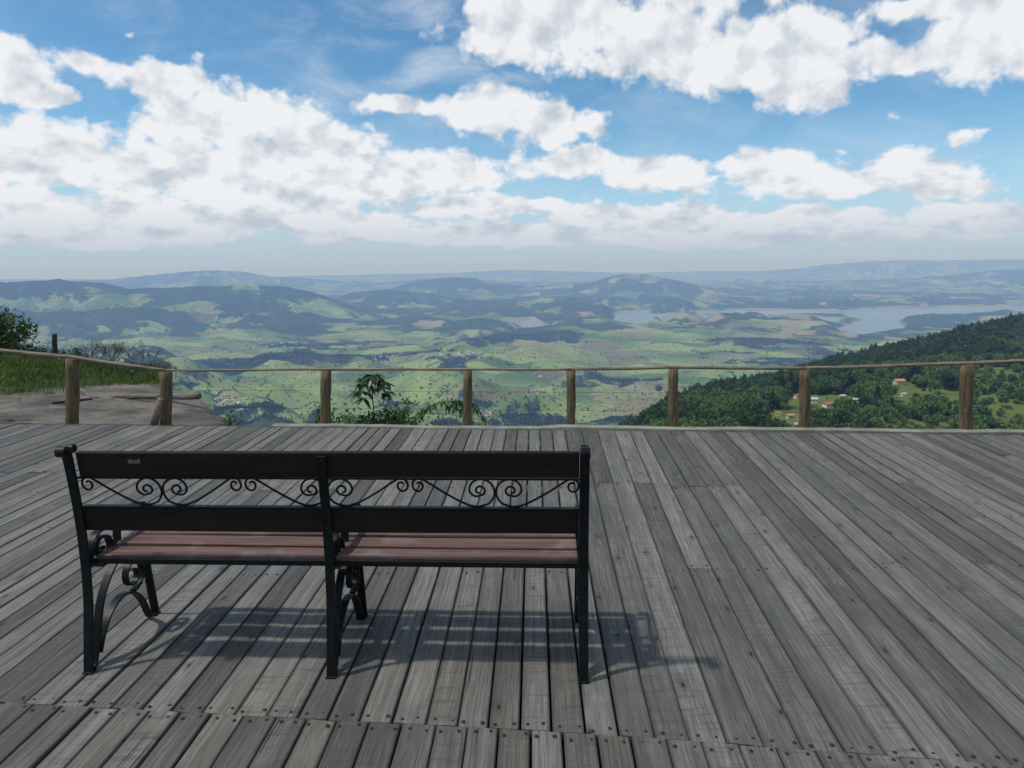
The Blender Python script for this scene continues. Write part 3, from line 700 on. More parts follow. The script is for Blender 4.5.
HILLSIDE = [(a_, b_+4.5, c__) for a_, b_, c__ in HILLSIDE]
HA, HT, HR = crest(HILLSIDE)
def seg_mask(A, T, poly, soft):
    """signed inside-ness of points (A, T) in a polygon, both in pixel units"""
    x, y = A, T; ins = np.zeros(x.shape, bool); dmin = np.full(x.shape, 1e9)
    n = len(poly)
    for i in range(n):
        x1, y1 = poly[i]; x2, y2 = poly[(i+1) % n]
        c = ((y1 > y) != (y2 > y)) & (x < (x2-x1)*(y-y1)/(y2-y1+1e-12)+x1); ins ^= c
        L = (x2-x1)**2+(y2-y1)**2+1e-9; tt = np.clip(((x-x1)*(x2-x1)+(y-y1)*(y2-y1))/L, 0, 1)
        dmin = np.minimum(dmin, np.hypot(x-(x1+tt*(x2-x1)), (y-(y1+tt*(y2-y1)))*2.5))
    return np.where(ins, dmin, -dmin)
LK = []
for poly in LAKES:
    q = []
    for p in poly: a, tt = sight(*p); q.append((a*FPX, tt*FPX))
    LK.append(q)
def landform(az, r, detail=True):
    """height, forest, pasture tone, bare soil"""
    x = r*np.sin(az); y = r*np.cos(az); fl = FL(r)
    wx = x+260*fbm(x/2100+3, y/2100+8, 3); wy = y+260*fbm(x/2100-5, y/2100+2, 3)
    roll = ridged(wx/2000, wy/2000, 4); big = fbm(wx/5200+9, wy/5200-4, 3)
    mound = np.abs(perlin(wx/900+6, wy/900-2))*1.4+.50*np.abs(perlin(wx/380-9, wy/380+4))
    amp = np.interp(r, (1500, 4000, 9000, 16000, 30000, 60000), (160, 430, 300, 250, 280, 280))
    hgt = 14+amp*(.55*np.clip(roll-.28, 0, 1)**1.2*1.4+.62*mound)*np.clip(.72+big*1.2, .12, 1.5)
    forest = .462+.75*fbm(wx/760-7, wy/760+11, 5)+.60*fbm(wx/260+3, wy/260, 3)+.25*(roll-.5)
    u = az*FPX; v = (fl-HC)/r*FPX                    # apparent position of the valley floor (only to place hills)
    for (px, c, f, hw, fo, dp) in HILLS:
        r0 = rfoot(f, px); A0, tc = sight(px, c); rc = r0*(1+dp*1.6); zc = HC+rc*tc; H0 = zc-FL(rc)
        dz = (az-A0)*FPX/hw; dr = (r-rc)/(r0*dp*1.5)
        q = dz*dz+dr*dr; sel = q < 9
        if not sel.any(): continue
        q = q[sel]; wq = np.exp(-q*1.05)*(1+.30*fbm(wx[sel]/600+px, wy[sel]/600, 3)); hs_ = hgt[sel]; fs_ = forest[sel]
        hgt[sel] = hs_*(1-.45*np.clip(wq*2, 0, 1))+H0*wq*.85
        forest[sel] = fs_+(fo*1.2-.45-(fs_-.47)*.4-(fs_*0+.12))*np.clip(wq*1.8, 0, 1)*1.0
    for (Rr, wd, pts) in RIDGES:
        A, T, _ = crest(pts); near_ = (r > Rr*.9-wd*1.3) & (r < Rr*1.1+wd*1.3)
        if not near_.any(): continue
        azf, rf, wxf, wyf = az, r, wx, wy; hf0, ff0 = hgt, forest
        az, r, wx, wy, hgt, forest = azf[near_], rf[near_], wxf[near_], wyf[near_], hf0[near_], ff0[near_]
        tc = np.interp(az, A, T); Rv = Rr*(1+.10*fbm(az*4+Rr, az*0+1.3, 3))
        endf = 1.0 if pts[0][0] < -250 else sstep(A[0], A[0]+.03, az)
        endr = 1.0 if pts[-1][0] > 1300 else 1-sstep(A[-1]-.03, A[-1], az)
        Hc = np.maximum(HC+Rv*tc-FL(Rv), 0)*endf*endr*(1+.045*fbm(az*38+Rr, az*0+.7, 4))
        dr = (r-Rv)/wd; spur = ridged(wx/1500+Rr, wy/1500, 5)
        prof = np.clip(1-np.abs(dr)*(1.0+.5*(.6-spur)*np.clip(np.abs(dr)*4, 0, 1)), 0, 1); prof = prof**1.15
        k = np.clip(np.abs(dr)*3, 0, 1); prof = prof*(1-k*.85*(1-spur))
        h2 = Hc*prof; m_ = sstep(0, .35, prof)
        hgt = np.where(h2 > hgt, h2, hgt)+0*hgt
        fr_ = .66+1.0*fbm(wx/1200+Rr, wy/1200, 5)+.35*fbm(wx/350+Rr, wy/350, 3)+.3*(prof-.35) - (.1 if Rr > 20000 else 0)  # ridges mostly wooded; the dark woods also stand in for cloud shadow
        forest = forest*(1-m_)+fr_*m_
        hf0[near_] = hgt; ff0[near_] = forest; az, r, wx, wy, hgt, forest = azf, rf, wxf, wyf, hf0, ff0
    for (px, py, hw, hh_, am) in CLEAR:
        A0, tc = sight(px, py); forest = forest+am*np.exp(-((az-A0)*FPX/hw)**2-((v-tc*FPX)/hh_)**2)*(r > 2600)*(r < 14000)
    # lakes
    lk = np.full(x.shape, -1e3)
    sel = (u > 0-20) & (u < 620) & (r > 7000) & (r < 30000)
    if sel.any():
        us, vs = u[sel], v[sel]; us = us+5*fbm(x[sel]/900, y[sel]/900, 4); vs = vs+1.4*fbm(x[sel]/700+4, y[sel]/700, 4)
        b = np.full(us.shape, -1e3)
        for q in LK: b = np.maximum(b, seg_mask(us, vs, q, 1))
        lk[sel] = b
    shore = sstep(-13, 0, lk); hgt = hgt*(1-shore*.88); hgt = np.where(lk > 0, -6, np.maximum(hgt, 4+3*np.clip(-lk, 0, 3)))
    z = fl+hgt
    soil = sstep(-2.2, -.5, lk)*sstep(-.2, .5, fbm(x/900+5, y/900, 3)+.25)
    for (px, py, hw, hh_) in REDS:
        A0, tc = sight(px, py); rr0 = rfoot(py, px); dv_ = (v-tc*FPX)/hh_; du_ = (u-A0*FPX)/hw
        sr = (np.abs(dv_) < 2.2) & (np.abs(du_) < 2.2) & (r > 3000)
        if sr.any(): soil[sr] = np.maximum(soil[sr], 1-sstep(.15, .70, np.sqrt(du_[sr]**2+dv_[sr]**2)+.9*fbm(x[sr]/300, y[sr]/300, 4)))
    forest = forest-soil
    # right-hand hillside and the steep drop under the deck
    inner = np.clip(r, .5, None)
    tcr = np.interp(az, HA, HT); Rc = np.interp(az, HA, HR)*(1+.03*fbm(az*22, az*0, 3))
    tt = np.clip(r/Rc, 0, 1); near = -.50
    tanv = tcr+(near-tcr)*(1-tt)**3.0
    folds = (fbm(x/210+2, y/210, 4)*.012+fbm(x/60, y/60, 3)*.0035)*sstep(60, 300, r)*np.interp(tt, (0, .9, 1), (1.3, 1.3, .7))
    zs = HC+r*(tanv+folds)
    zc_ = HC+Rc*tcr; zs = np.where(r > Rc, zc_-(r-Rc)*.42, zs)
    side = sstep(HA[0], HA[1]+.02, az)
    zdrop = np.where(r > 0, -1.2-.62*np.clip(r-7.5, 0, None), 0)+12*fbm(x/80, y/80, 3)*sstep(40, 200, r)
    zs = np.where(side > 0, zs*side+zdrop*(1-side), zdrop)
    zs = np.where(r < 9, np.minimum(zs, -1.2-.3*np.clip(r-6, 0, 9)), zs)
    on = zs > z
    rough = 9*np.abs(fbm(x/28, y/28, 3))*sstep(.5, .62, forest)*(r > 2500)*(r < 22000)
    hf_ = .62+.9*fbm(x/170+4, y/170, 4)
    # scrub on the nearer right flank, dark wood along the crest
    u0 = u+512
    hf_ = hf_+.35*sstep(.55, .75, tt)-.42*sstep(840, 930, u0)*(1-sstep(.48, .66, tt))
    for (px, py, hw, hh_) in ((828,402,40,7),(862,384,26,3.5),(712,402,34,3),(905,392,18,7),(795,416,26,6),(775,428,30,3),(955,402,30,7),(1000,418,34,8),(1010,385,30,5),(925,424,20,4),(985,372,30,3),(880,418,16,3),(740,420,16,3),(812,384,14,2.5)):
        A0, tc = sight(px, py); hf_ = hf_-1.0*np.exp(-((az-A0)*FPX/hw)**2-(((zs-HC)/np.maximum(r, 1)-tc)*FPX/hh_)**2)
    z = np.where(on, zs, z+rough); forest = np.where(on, hf_, forest); soil = np.where(on, sstep(.45, .8, fbm(x/30+9, y/30, 3)-forest*.5)*.5, soil)
    return x, y, z, forest, soil, on, lk
azs = np.concatenate([np.linspace(-PI, -.80, 40, endpoint=False), np.linspace(-.80, .80, 1150), np.linspace(.80, PI, 41)[1:]])
rs = np.concatenate([np.linspace(.3, 30, 14, endpoint=False), np.geomspace(30, 3000, 330, endpoint=False), np.geomspace(3000, 95000, 800)])
Az, Rg = np.meshgrid(azs, rs)
X, Y, Z, FO, SO, ON, LKm = landform(Az, Rg)
FO[Rg < 16] = 1.2; SO[Rg < 16] = 0
tone = .5+.9*fbm(X/620+1, Y/620, 3); dry = .5+1.1*fbm(X/1500-3, Y/1500+6, 4)
ny, nx = X.shape; i = np.arange(ny*nx).reshape(ny, nx)
q = np.stack([i[:-1, :-1].ravel(), i[:-1, 1:].ravel(), i[1:, 1:].ravel(), i[1:, :-1].ravel()], 1)
q = q[:, ::-1]
me = mesh_np('terrain', np.stack([X.ravel(), Y.ravel(), Z.ravel()], 1), quads=q, smooth=True)
for nm, arr in (('forest', FO), ('soil', SO), ('tone', tone), ('dry', dry), ('flank', ON.astype(float))):
    at = me.attributes.new(nm, 'FLOAT', 'POINT'); at.data.foreach_set('value', np.clip(arr, -2, 3).astype(np.float32).ravel())
m, t, bs = material('countryside'); pos = t.new('ShaderNodeNewGeometry').outputs['Position']
P2 = t.vmath('MULTIPLY', pos, (1, 1, 0))
fo = t.attr('forest'); soil = t.attr('soil'); tone_ = t.attr('tone'); dry_ = t.attr('dry'); flank = t.attr('flank')
nf = t.noise(P2, 1/140, 7, .62); nf2 = t.noise(P2, 1/22, 3, .6)
fe = t.math('ADD', fo, t.math('MULTIPLY', t.math('SUBTRACT', nf, .5), .9))
fm = t.ramp(fe, .53, .60)
cell = t.new('ShaderNodeTexVoronoi', voronoi_dimensions='2D'); t.put(cell.inputs['Vector'], t.vmath('ADD', P2, t.comb(t.math('MULTIPLY', nf, 220), t.math('MULTIPLY', nf2, 60)))); cell.inputs['Scale'].default_value = 1/330
cs = t.sep(cell.outputs['Color'])
past = t.mix(t.ramp(t.math('ADD', tone_, t.math('MULTIPLY', t.math('SUBTRACT', cs[0], .5), .7)), .1, .95), (.095, .160, .036), (.275, .345, .105))
past = t.mix(t.ramp(t.math('ADD', dry_, t.math('MULTIPLY', t.math('SUBTRACT', cs[1], .5), .6)), .62, 1.0, 0, .75), past, (.27, .25, .13))
past = t.mix(t.ramp(cs[2], .86, .9, 0, .5), past, (.19, .125, .08))
ce = t.new('ShaderNodeTexVoronoi', feature='DISTANCE_TO_EDGE', voronoi_dimensions='2D'); t.l.new(cell.inputs['Vector'].links[0].from_socket, ce.inputs['Vector']); ce.inputs['Scale'].default_value = 1/330
hedge = t.math('MULTIPLY', t.ramp(ce.outputs['Distance'], .018, .03, 1, 0), t.ramp(nf, .48, .56))
dots = t.vor(P2, 1/48); dn = t.ramp(dots, .16, .22, 1, 0)
dn = t.math('MULTIPLY', dn, t.ramp(t.noise(P2, 1/300, 3, .6), .40, .52))
spots = t.math('MAXIMUM', hedge, dn)
past = t.mix(t.math('MULTIPLY', spots, .85), past, (.018, .034, .014))
past = t.mix(t.ramp(nf2, .35, .7, 0, .3), past, (.06, .09, .03))
wood = t.mix(t.ramp(t.noise(P2, 1/60, 6, .7), .35, .65), (.016, .034, .013), (.055, .085, .030))  # dark wood colour, also in place of cloud shadows that are not cast
wood = t.mix(t.ramp(t.noise(P2, 1/420, 4, .6), .42, .62, 0, .6), wood, (.050, .072, .028))
col = t.mix(fm, past, wood)
redc = t.mix(nf2, (.24, .15, .10), (.36, .28, .20)); col = t.mix(t.math('MULTIPLY', soil, .85), col, redc)
fl_c = t.mix(t.ramp(fe, .1, .55), (.115, .150, .040), (.018, .030, .011)); fl_c = t.mix(t.math('MULTIPLY', soil, .5), fl_c, (.17, .12, .07))
col = t.mix(flank, col, fl_c)
t.put(bs.inputs['Base Color'], col); bs.inputs['Roughness'].default_value = 1; bs.inputs['Specular IOR Level'].default_value = 0
bp = t.new('ShaderNodeBump'); bp.inputs['Strength'].default_value = .6; bp.inputs['Distance'].default_value = 7
t.put(bp.inputs['Height'], t.math('MULTIPLY', t.noise(P2, 1/26, 5, .7), t.math('ADD', .12, fm))); t.l.new(bp.outputs[0], bs.inputs['Normal'])
me.materials.append(m); tag(link('terrain', me), kind='structure', label='green valley and hills stretching to the horizon')
# lake water, one curved sheet at floor level
a2 = np.linspace(0.0, .82, 80); r2 = np.geomspace(7000, 22000, 90); A2, R2 = np.meshgrid(a2, r2)
co = np.stack([(R2*np.sin(A2)).ravel(), (R2*np.cos(A2)).ravel(), (FL(R2)+.3).ravel()], 1); i = np.arange(80*90).reshape(90, 80)
q = np.stack([i[:-1, :-1].ravel(), i[1:, :-1].ravel(), i[1:, 1:].ravel(), i[:-1, 1:].ravel()], 1)
m, t, bs = material('lake_water'); bs.inputs['Base Color'].default_value = (.10, .16, .20, 1); bs.inputs['Roughness'].default_value = .28
tag(link('water', mesh_np('water', co, quads=q, mats=[m], smooth=True)), kind='structure', label='pale blue reservoir winding through the valley')

# ------------------------------------------------------------------ hillside wood
def ground(az, r):
    az = np.atleast_1d(np.asarray(az, float)); r = np.atleast_1d(np.asarray(r, float)); return landform(az, r)
N = 150000
a = rng.uniform(sight(590, 430)[0], sight(1130, 400)[0], N); hr = np.interp(a, HA, HR); fr_ = rng.uniform(.10, 1.02, N); r = hr*fr_
x, y, z, fo, so_, on, lk = landform(a, r)
area = r*hr                                         # polar sampling is sparser with distance: keep the density even on the ground
pk = np.clip((fo-.16)/.22, .0, 1)**1.3+.035
keep = on & (rng.random(N) < pk*np.clip(area/area.max()*3.2, 0, 1)*.75) & (r > 110)
HOUSES = [(828,408),(813,402),(797,397),(899,385),(842,398),(856,402),(790,418),(778,415),(798,424),(903,397)]
for (hx, hy) in HOUSES:
    A_, T_ = sight(hx, hy); j_ = int(np.searchsorted(azs, A_)); k_ = int(np.argmax((Z[60:, j_]-HC)/Rg[60:, j_] > T_))+60; rh = rs[k_]
    keep &= ~((np.abs(a-A_)*FPX < 10) & (r > rh-170) & (r < rh+15))
a, r, x, y, z, fo, u0 = a[keep], r[keep], x[keep], y[keep], z[keep], fo[keep], (a[keep]*FPX+512)
tt = r/np.interp(a, HA, HR); n = len(a)
scrub = (fo < .58) | ((u0 > 850) & (tt < .55) & (rng.random(n) < .85)) | ((u0 > 800) & (tt < .4) & (rng.random(n) < .5))
pick = np.where(scrub, rng.choice([8, 4, 5, 8, 7, 3, 1], n), rng.choice([0, 1, 2, 3, 6, 1, 3, 5, 0, 8], n))
scl = (.65+1.5*rng.random(n)**2.2)*np.where(scrub, 1.3, 1.15); 
print('hillside trees', n)
scatter('forest', np.stack([x, y, z-.3], 1), rng.uniform(0, 6.28, n), scl, pick, 'dark green woodland covering the steep hillside on the right', 'forest')
# wooded patches and lone trees of the nearer valley
N = 260000
a = rng.uniform(-.66, .66, N); r = rng.uniform(3300**.5, 8200**.5, N)**2
x, y, z, fo, so_, on, lk = landform(a, r)
fz = fo+.35*fbm(x/140, y/140, 4)
keep = (~on) & ((fz > .57) | ((rng.random(N) < .035) & (fbm(x/300, y/300, 3) > 0))) & (rng.random(N) < .55)
x, y, z = x[keep], y[keep], z[keep]; n = len(x); print('valley trees', n)
scatter('woodland', np.stack([x, y, z-1.5], 1), rng.uniform(0, 6.28, n), rng.uniform(.9, 1.9, n), rng.choice([0, 0, 1, 2, 3, 6, 6], n), 'dark wooded patches scattered over the valley floor below', 'woodland')
# ------------------------------------------------------------------ single trees on the hillside
def hill_point(px, py):
    A, tt = sight(px, py); j = int(np.clip(np.searchsorted(azs, A), 1, nx-1)); sl_ = slice(60, None)
    T = (Z[sl_, j]-HC)/Rg[sl_, j]; k = int(np.argmax(T > tt))+60; f = (A-azs[j-1])/(azs[j]-azs[j-1])
    zz = Z[k, j-1]*(1-f)+Z[k, j]*f; rr = rs[k]; return Vector((rr*math.sin(A), rr*math.cos(A), zz)), rr
def valley_point(px, py):
    A, tt = sight(px, py); j = int(np.clip(np.searchsorted(azs, A), 1, nx-1)); sl_ = slice(344, None)   # read off the finished terrain sheet
    T = (Z[sl_, j]-HC)/Rg[sl_, j]; k = int(np.argmax(T > tt))+344; f = (A-azs[j-1])/(azs[j]-azs[j-1])
    zz = Z[k, j-1]*(1-f)+Z[k, j]*f; rr = rs[k]; return Vector((rr*math.sin(A), rr*math.cos(A), zz)), rr
def far_tree(px, py, hpx, kind, mat, label, seed):
    p, r = hill_point(px, py); h = hpx/FPX*r; cr = h*(.42 if kind == 'round' else .24 if kind == 'tall' else .6)
    root = empty('tree', p); tag(root, label, 'tree', 'single trees standing out on the hillside')
    co, q = tree_geo(seed, h, cr, kind, 900, h*.045); link('crown', mesh_np('crown', co, quads=q, mats=[mat]), root)
    trunk_geo(seed, h, h*.022).build('trunk', M_bark, root, smooth=True)
for i, a in enumerate([
 (772,412,22,'tall',M_leafd,'tall dark pointed tree above the meadow left of the thick fence post'),
 (748,418,16,'round',M_leafd,'round dark tree below the small meadow on the hillside'),
 (876,412,26,'tall',M_leafd,'tallest dark tree in the middle of the wood above the village'),
 (862,420,22,'round',M_leafd,'broad dark tree right of the red roofed house'),
 (842,428,18,'round',M_leafd,'dark rounded tree just below the red roofed house'),
 (892,402,16,'round',M_leafm,'mid green tree beside the orange roofed farmhouse'),
 (912,384,18,'round',M_leafd,'dark tree directly above the orange roofed farmhouse'),
 (938,416,15,'round',M_leafd,'isolated dark tree left of the right hand fence post'),
 (945,392,18,'round',M_leafd,'dark tree on the slope close behind the right hand fence post'),
 (826,392,14,'tall',M_leafm,'slim green tree on the slope above the white house'),
 (660,396,12,'round',M_leafd,'dark tree on the crest line where the wood meets the valley'),
 (1000,404,12,'bush',M_leafl,'light green bush on the scrubby slope at the right edge'),
 (905,428,11,'bush',M_leafl,'bright bush just above the deck edge near the right hand post')]):
    far_tree(*a, 300+i)

# ------------------------------------------------------------------ houses
M_wallw = simple('whitewashed_wall', (.62, .60, .56), (.74, .72, .68), .5, .9, 0)
M_wallc = simple('cream_wall', (.50, .40, .28), (.60, .50, .36), .5, .9, 0)
M_roofr = simple('red_clay_roof', (.36, .09, .05), (.48, .16, .09), .8, .85, 0)
M_roofo = simple('orange_clay_roof', (.40, .20, .11), (.48, .28, .17), .8, .85, 0)
M_roofg = simple('grey_sheet_roof', (.35, .36, .37), (.55, .56, .57), .5, .6, 0)
M_glass = simple('dark_window_glass', (.02, .025, .03), (.04, .045, .05), 1, .2, 0)
def roof_mb(w_, d_, h_, rh, o=.6):
    m = MB(); X1, Y1 = w_/2+o, d_/2+o
    m.add([(-X1,-Y1,h_-.15),(X1,-Y1,h_-.15),(X1,Y1,h_-.15),(-X1,Y1,h_-.15),(-X1,0,h_+rh),(X1,0,h_+rh)], [(0,1,5,4),(2,3,4,5),(0,4,3),(1,2,5),(3,2,1,0)]); return m
def house(px, py, wpx, wall, roof, label, rz):
    p, r = hill_point(px, py); w_ = wpx*.8/FPX*r; d_ = w_*.7; h_ = min(3.2, w_*.35)
    root = empty('house', p+Vector((0, 0, 1.5)), rz); tag(root, label, 'house', 'houses of the hillside hamlet')
    m = MB(); m.box((0, 0, h_/2-2), (w_, d_, h_+4)); m.build('wall', wall, root)
    roof_mb(w_, d_, h_, w_*.2).build('roof', roof, root)
    for k in (-1, 0, 1):
        m = MB()
        if k: m.box((k*w_*.3, -d_/2-.02, h_*.55), (w_*.13, .08, h_*.38)); m.build('window', M_glass, root)
        else: m.box((0, -d_/2-.02, h_*.36), (w_*.1, .08, h_*.7)); m.build('door', M_dark, root)
for a in [
 (828,409,11,M_wallw,M_roofr,'white house with a bright red roof right of the thick fence post',.3),
 (813,403,9,M_wallw,M_roofg,'white house with a pale grey roof just above the red roofed one',-.2),
 (797,398,6,M_wallw,M_roofr,'small red roofed hut left of the thick fence post top',.4),
 (899,386,10,M_wallc,M_roofo,'orange roofed farmhouse in the light green clearing',.1),
 (842,399,7,M_wallc,M_roofg,'low grey roofed shed above and right of the red roof',.5),
 (856,403,6,M_wallc,M_roofg,'small tan shed with a grey roof beside the wood',-.4),
 (790,419,8,M_wallc,M_roofo,'cream house with an orange roof at left foot of the hamlet',.2),
 (778,416,6,M_wallw,M_roofo,'tiny pale house with an orange roof, furthest left of the hamlet',-.3),
 (798,425,7,M_wallw,M_roofr,'red roofed house partly hidden behind the thick fence post',.6),
 (903,398,5,M_wallw,M_roofg,'tiny white hut in the clearing below the orange roofed farmhouse',.2)]: house(*a)
def small_house_mesh(wall, roof):
    m = MB(); m.box((0, 0, 1), (12, 9, 7)); nb = len(m.f); rf = roof_mb(12, 9, 4.4, 2.4); m.add(rf.v, rf.f); me = m.mesh('house', [wall, roof])
    for i_, p_ in enumerate(me.polygons): p_.material_index = 0 if i_ < nb else 1
    return me
SH = [small_house_mesh(a, b) for a, b in ((M_wallw, M_roofr), (M_wallw, M_roofo), (M_wallw, M_roofg), (M_wallc, M_roofo), (M_wallw, M_wallw))]
first = [link('house', s) for s in SH]
for o in first: COL.objects.unlink(o)
TOWNS = [ # px, py, hw, hh, count, scale, label, group
 (465,356,42,4.5,46,1.7,'tiny pale house in the valley town seen above the middle of the railing','town above the middle of the railing'),
 (376,357,16,3,12,1.6,'tiny pale house in the cluster straight above the sapling','houses above the sapling'),
 (486,415,13,6,26,1.25,'tiny house in the hamlet framed between the two middle fence posts','hamlet between the middle posts'),
 (225,401,12,4.5,18,1.3,'tiny house in the hamlet right of the bare rock slab','hamlet beside the rock slab'),
 (541,393,12,3.5,10,1.3,'tiny house on the green slope below the middle of the railing','houses on the green slope'),
 (538,377,5,3,4,1.8,'small white farm building just below the top rail left of the middle','white farm buildings below the rail'),
 (270,344,50,4,28,1.9,'tiny pale house in the town at the foot of the left mountains','town at the foot of the left mountains'),
 (110,345,50,6,22,1.9,'tiny pale house in the valley town left, above the bare shrubs','town above the bare shrubs'),
 (650,318,40,5,12,2.2,'tiny pale house on the lake shore right of centre','houses on the lake shore'),
 (860,297,70,3,14,3.,'tiny pale house in the far town beyond the reservoir','far town beyond the reservoir'),
 (905,314,60,2,12,2.6,'tiny pale house on the wooded point in the reservoir','houses on the reservoir point')]
for (px, py, hw, hh_, cnt, s_c, lab, grp) in TOWNS:
    for k in range(cnt):
        for _ in range(6):
            qx = px+random.gauss(0, .5)*hw; qy = py+random.gauss(0, .5)*hh_; p, r = valley_point(qx, qy)
            if r > 3100: break
        j = random.choice((0, 1, 2, 2, 3, 4)); o = first[j].copy(); COL.objects.link(o)
        o.location = p+Vector((0, 0, 2.0)); o.rotation_euler = (0, 0, random.uniform(0, 3.1)); s_ = s_c*random.uniform(.6, 1.15); o.scale = (s_, s_, s_*.8); tag(o, lab, 'house', grp)

# ------------------------------------------------------------------ near plants
def leaf_shape(m, base, dirv, nrm, L, Wd, fold=.25, droop=.3):
    """pointed leaf of four segments"""
    dirv = dirv.normalized(); side = dirv.cross(nrm).normalized(); n = side.cross(dirv)
    prof = [(0, .12), (.25, .8), (.5, 1), (.75, .72), (1, .03)]; b = len(m.v)
    for (f, w_) in prof:
        c = base+dirv*L*f-Vector((0, 0, 1))*droop*L*f*f
        m.v += [tuple(c-side*Wd*w_*.5+n*fold*Wd*w_*.5), tuple(c), tuple(c+side*Wd*w_*.5+n*fold*Wd*w_*.5)]
    for i_ in range(4):
        for k_ in range(2): q_ = b+i_*3+k_; m.f.append((q_, q_+1, q_+4, q_+3))
R2_ = random.Random(11)
sap = empty('sapling', at_y(374, 425, 7.15)); sap.location.z = -.5; tag(sap, 'slender sapling with drooping pointed leaves beyond the railing', 'sapling')
topz = at_y(374, 377, 7.15).z+.5
st = MB(); st.tube([(0, 0, 0), (.01, 0, topz*.4), (-.005, .01, topz*.8), (0, 0, topz)], [.010, .008, .006, .004], 7)
lf = MB()
for k in range(20):
    z = topz*(1.0-.33*(k/20)**1.1) if k < 16 else topz*(.60-.08*(k-16)); a = k*2.4+R2_.uniform(-.3, .3); L0 = .04+.13*(k/20)**.6 if k < 16 else .10
    d = Vector((math.cos(a), math.sin(a)*.8, .55-.03*k)); tip = Vector((0, 0, z))+d.normalized()*L0
    st.tube([(0, 0, z-.01), tuple(tip)], [.003, .002], 5)
    for j in range(5 if k < 16 else 3):
        a2 = a+(j-2)*.62; dl = Vector((math.cos(a2), math.sin(a2), R2_.uniform(-.55, .25)))
        leaf_shape(lf, tip, dl, Vector((0, 0, 1)), R2_.uniform(.09, .145), R2_.uniform(.045, .062), .2, R2_.uniform(.2, .6))
st.build('stem', M_twig, sap, smooth=True); lf.build('leaves', M_leaf_near, sap)
def shrub(px, py_base, py_top, wpx, Y, n, leaf, mat, label, seed, name='shrub', cat='shrub'):
    base = at_y(px, py_base, Y); top = at_y(px, py_top, Y); h = top.z-base.z+.35; cr = wpx/FPX*Y/2
    root = empty(name, (base.x, Y, base.z-.35)); tag(root, label, cat, 'plants growing beyond the deck edge')
    r = np.random.default_rng(seed); nb = 16; rr = random.Random(seed); m = MB(); cs_ = []
    for k in range(nb):
        a = rr.uniform(0, 2*PI); q_ = cr*rr.uniform(.1, .95); zz = h*rr.uniform(.45, .93)*(1-.35*(q_/cr)**2); tip = (q_*math.cos(a), q_*math.sin(a)*.7, zz)
        m.tube([(0, 0, 0), (tip[0]*.35, tip[1]*.35, zz*.6), tip], [.006, .004, .002], 5); cs_.append(tip)
    m.build('stem', M_twig, root, smooth=True); cs_ = np.array(cs_)
    P = cs_[r.integers(0, nb, n)]+r.normal(size=(n, 3))*np.array([cr*.22, cr*.2, h*.10]); co, q_ = leaf_cards(P, None, r.uniform(.6, 1.3, n)*leaf, .5, seed)
    link('leaves', mesh_np('leaves', co, quads=q_, mats=[mat]), root)
shrub(325, 428, 408, 40, 7.0, 700, .022, M_leafm, 'low leafy shrub around the foot of the fence post left of the sapling', 21)
shrub(352, 428, 398, 26, 7.3, 260, .022, M_leafm, 'thin open shrub just left of the sapling stem', 22)
shrub(376, 428, 411, 64, 7.0, 1100, .024, M_leafd, 'dense dark undergrowth at the base of the sapling', 23)
shrub(403, 428, 392, 34, 7.5, 260, .026, M_leafm, 'loose leafy shrub right behind the sapling', 24)
shrub(395, 428, 408, 40, 7.25, 500, .024, M_leafm, 'low bush at the right foot of the sapling', 28)
shrub(438, 428, 421, 44, 7.0, 420, .020, M_leafm, 'lowest green tuft under the arching fern', 25)
shrub(482, 430, 421, 32, 7.0, 300, .018, M_leafl, 'small grassy tuft just right of the second middle post', 27)
shrub(232, 428, 408, 26, 6.95, 260, .020, M_leafd, 'dark weed growing at the right rim of the rock slab', 29)
# arching fern-like spray
fern = empty('fern', at_y(452, 430, 7.2)); fern.location.z -= .25; tag(fern, 'arching fern-like spray beside the second middle post', 'fern', 'plants growing beyond the deck edge')
st = MB(); lf = MB()
fz0 = fern.location
for k, (pts) in enumerate([[(408,438),(416,420),(428,408),(442,402),(462,401),(474,404)], [(470,436),(466,418),(456,408),(446,406)], [(408,440),(410,425),(418,414),(430,408)], [(486,432),(484,420),(478,410),(470,404)], [(474,436),(470,414),(462,404),(452,401)]]):
    P = [at_y(p[0], p[1], 7.2+.04*k)-fz0 for p in pts]; P = [Vector(p) for p in smooth_pts(P, 6)]; st.tube(P, .004, 5)
    for i_ in range(2, len(P)):
        for _ in range(7):
            d = Vector((R2_.gauss(0, 1), R2_.gauss(0, .8), R2_.gauss(.1, .8))); leaf_shape(lf, P[i_], d, Vector((0, .3, 1)), R2_.uniform(.04, .085), R2_.uniform(.010, .02), .2, .5)
st.build('stem', M_twig, fern, smooth=True); lf.build('leaves', M_leafm, fern)
# bare shrubs on the left bank
def bare(px, Y, hpx, base_py, label, seed, spread=1.):
    b = at_y(px, base_py, Y); root = tag(empty('bare_shrub', b), label, 'shrub', 'leafless shrubs behind the left rail'); rr = random.Random(seed); h = hpx/FPX*Y; m = MB()
    def br(p, d, L, rad, lv):
        q_ = p+d*L; m.tube([p, p+d*L*.5+Vector((rr.uniform(-.04, .04), 0, 0))*L, q_], [rad, rad*.85, rad*.7], 4, cap=False)
        if lv == 0: return
        for _ in range(3 if lv > 1 else 2):
            d2 = (d+Vector((rr.gauss(0, .5)*spread, rr.gauss(0, .45), rr.gauss(.05, .3)))).normalized(); br(p+d*L*rr.uniform(.55, 1), d2, L*rr.uniform(.6, .85), rad*.68, lv-1)
    for _ in range(4): br(Vector((0, 0, -.05)), Vector((rr.gauss(0, .45)*spread, rr.gauss(0, .3), 1)).normalized(), h*.34, .0062*Y/10, 4)
    m.build('branches', M_twig, root)
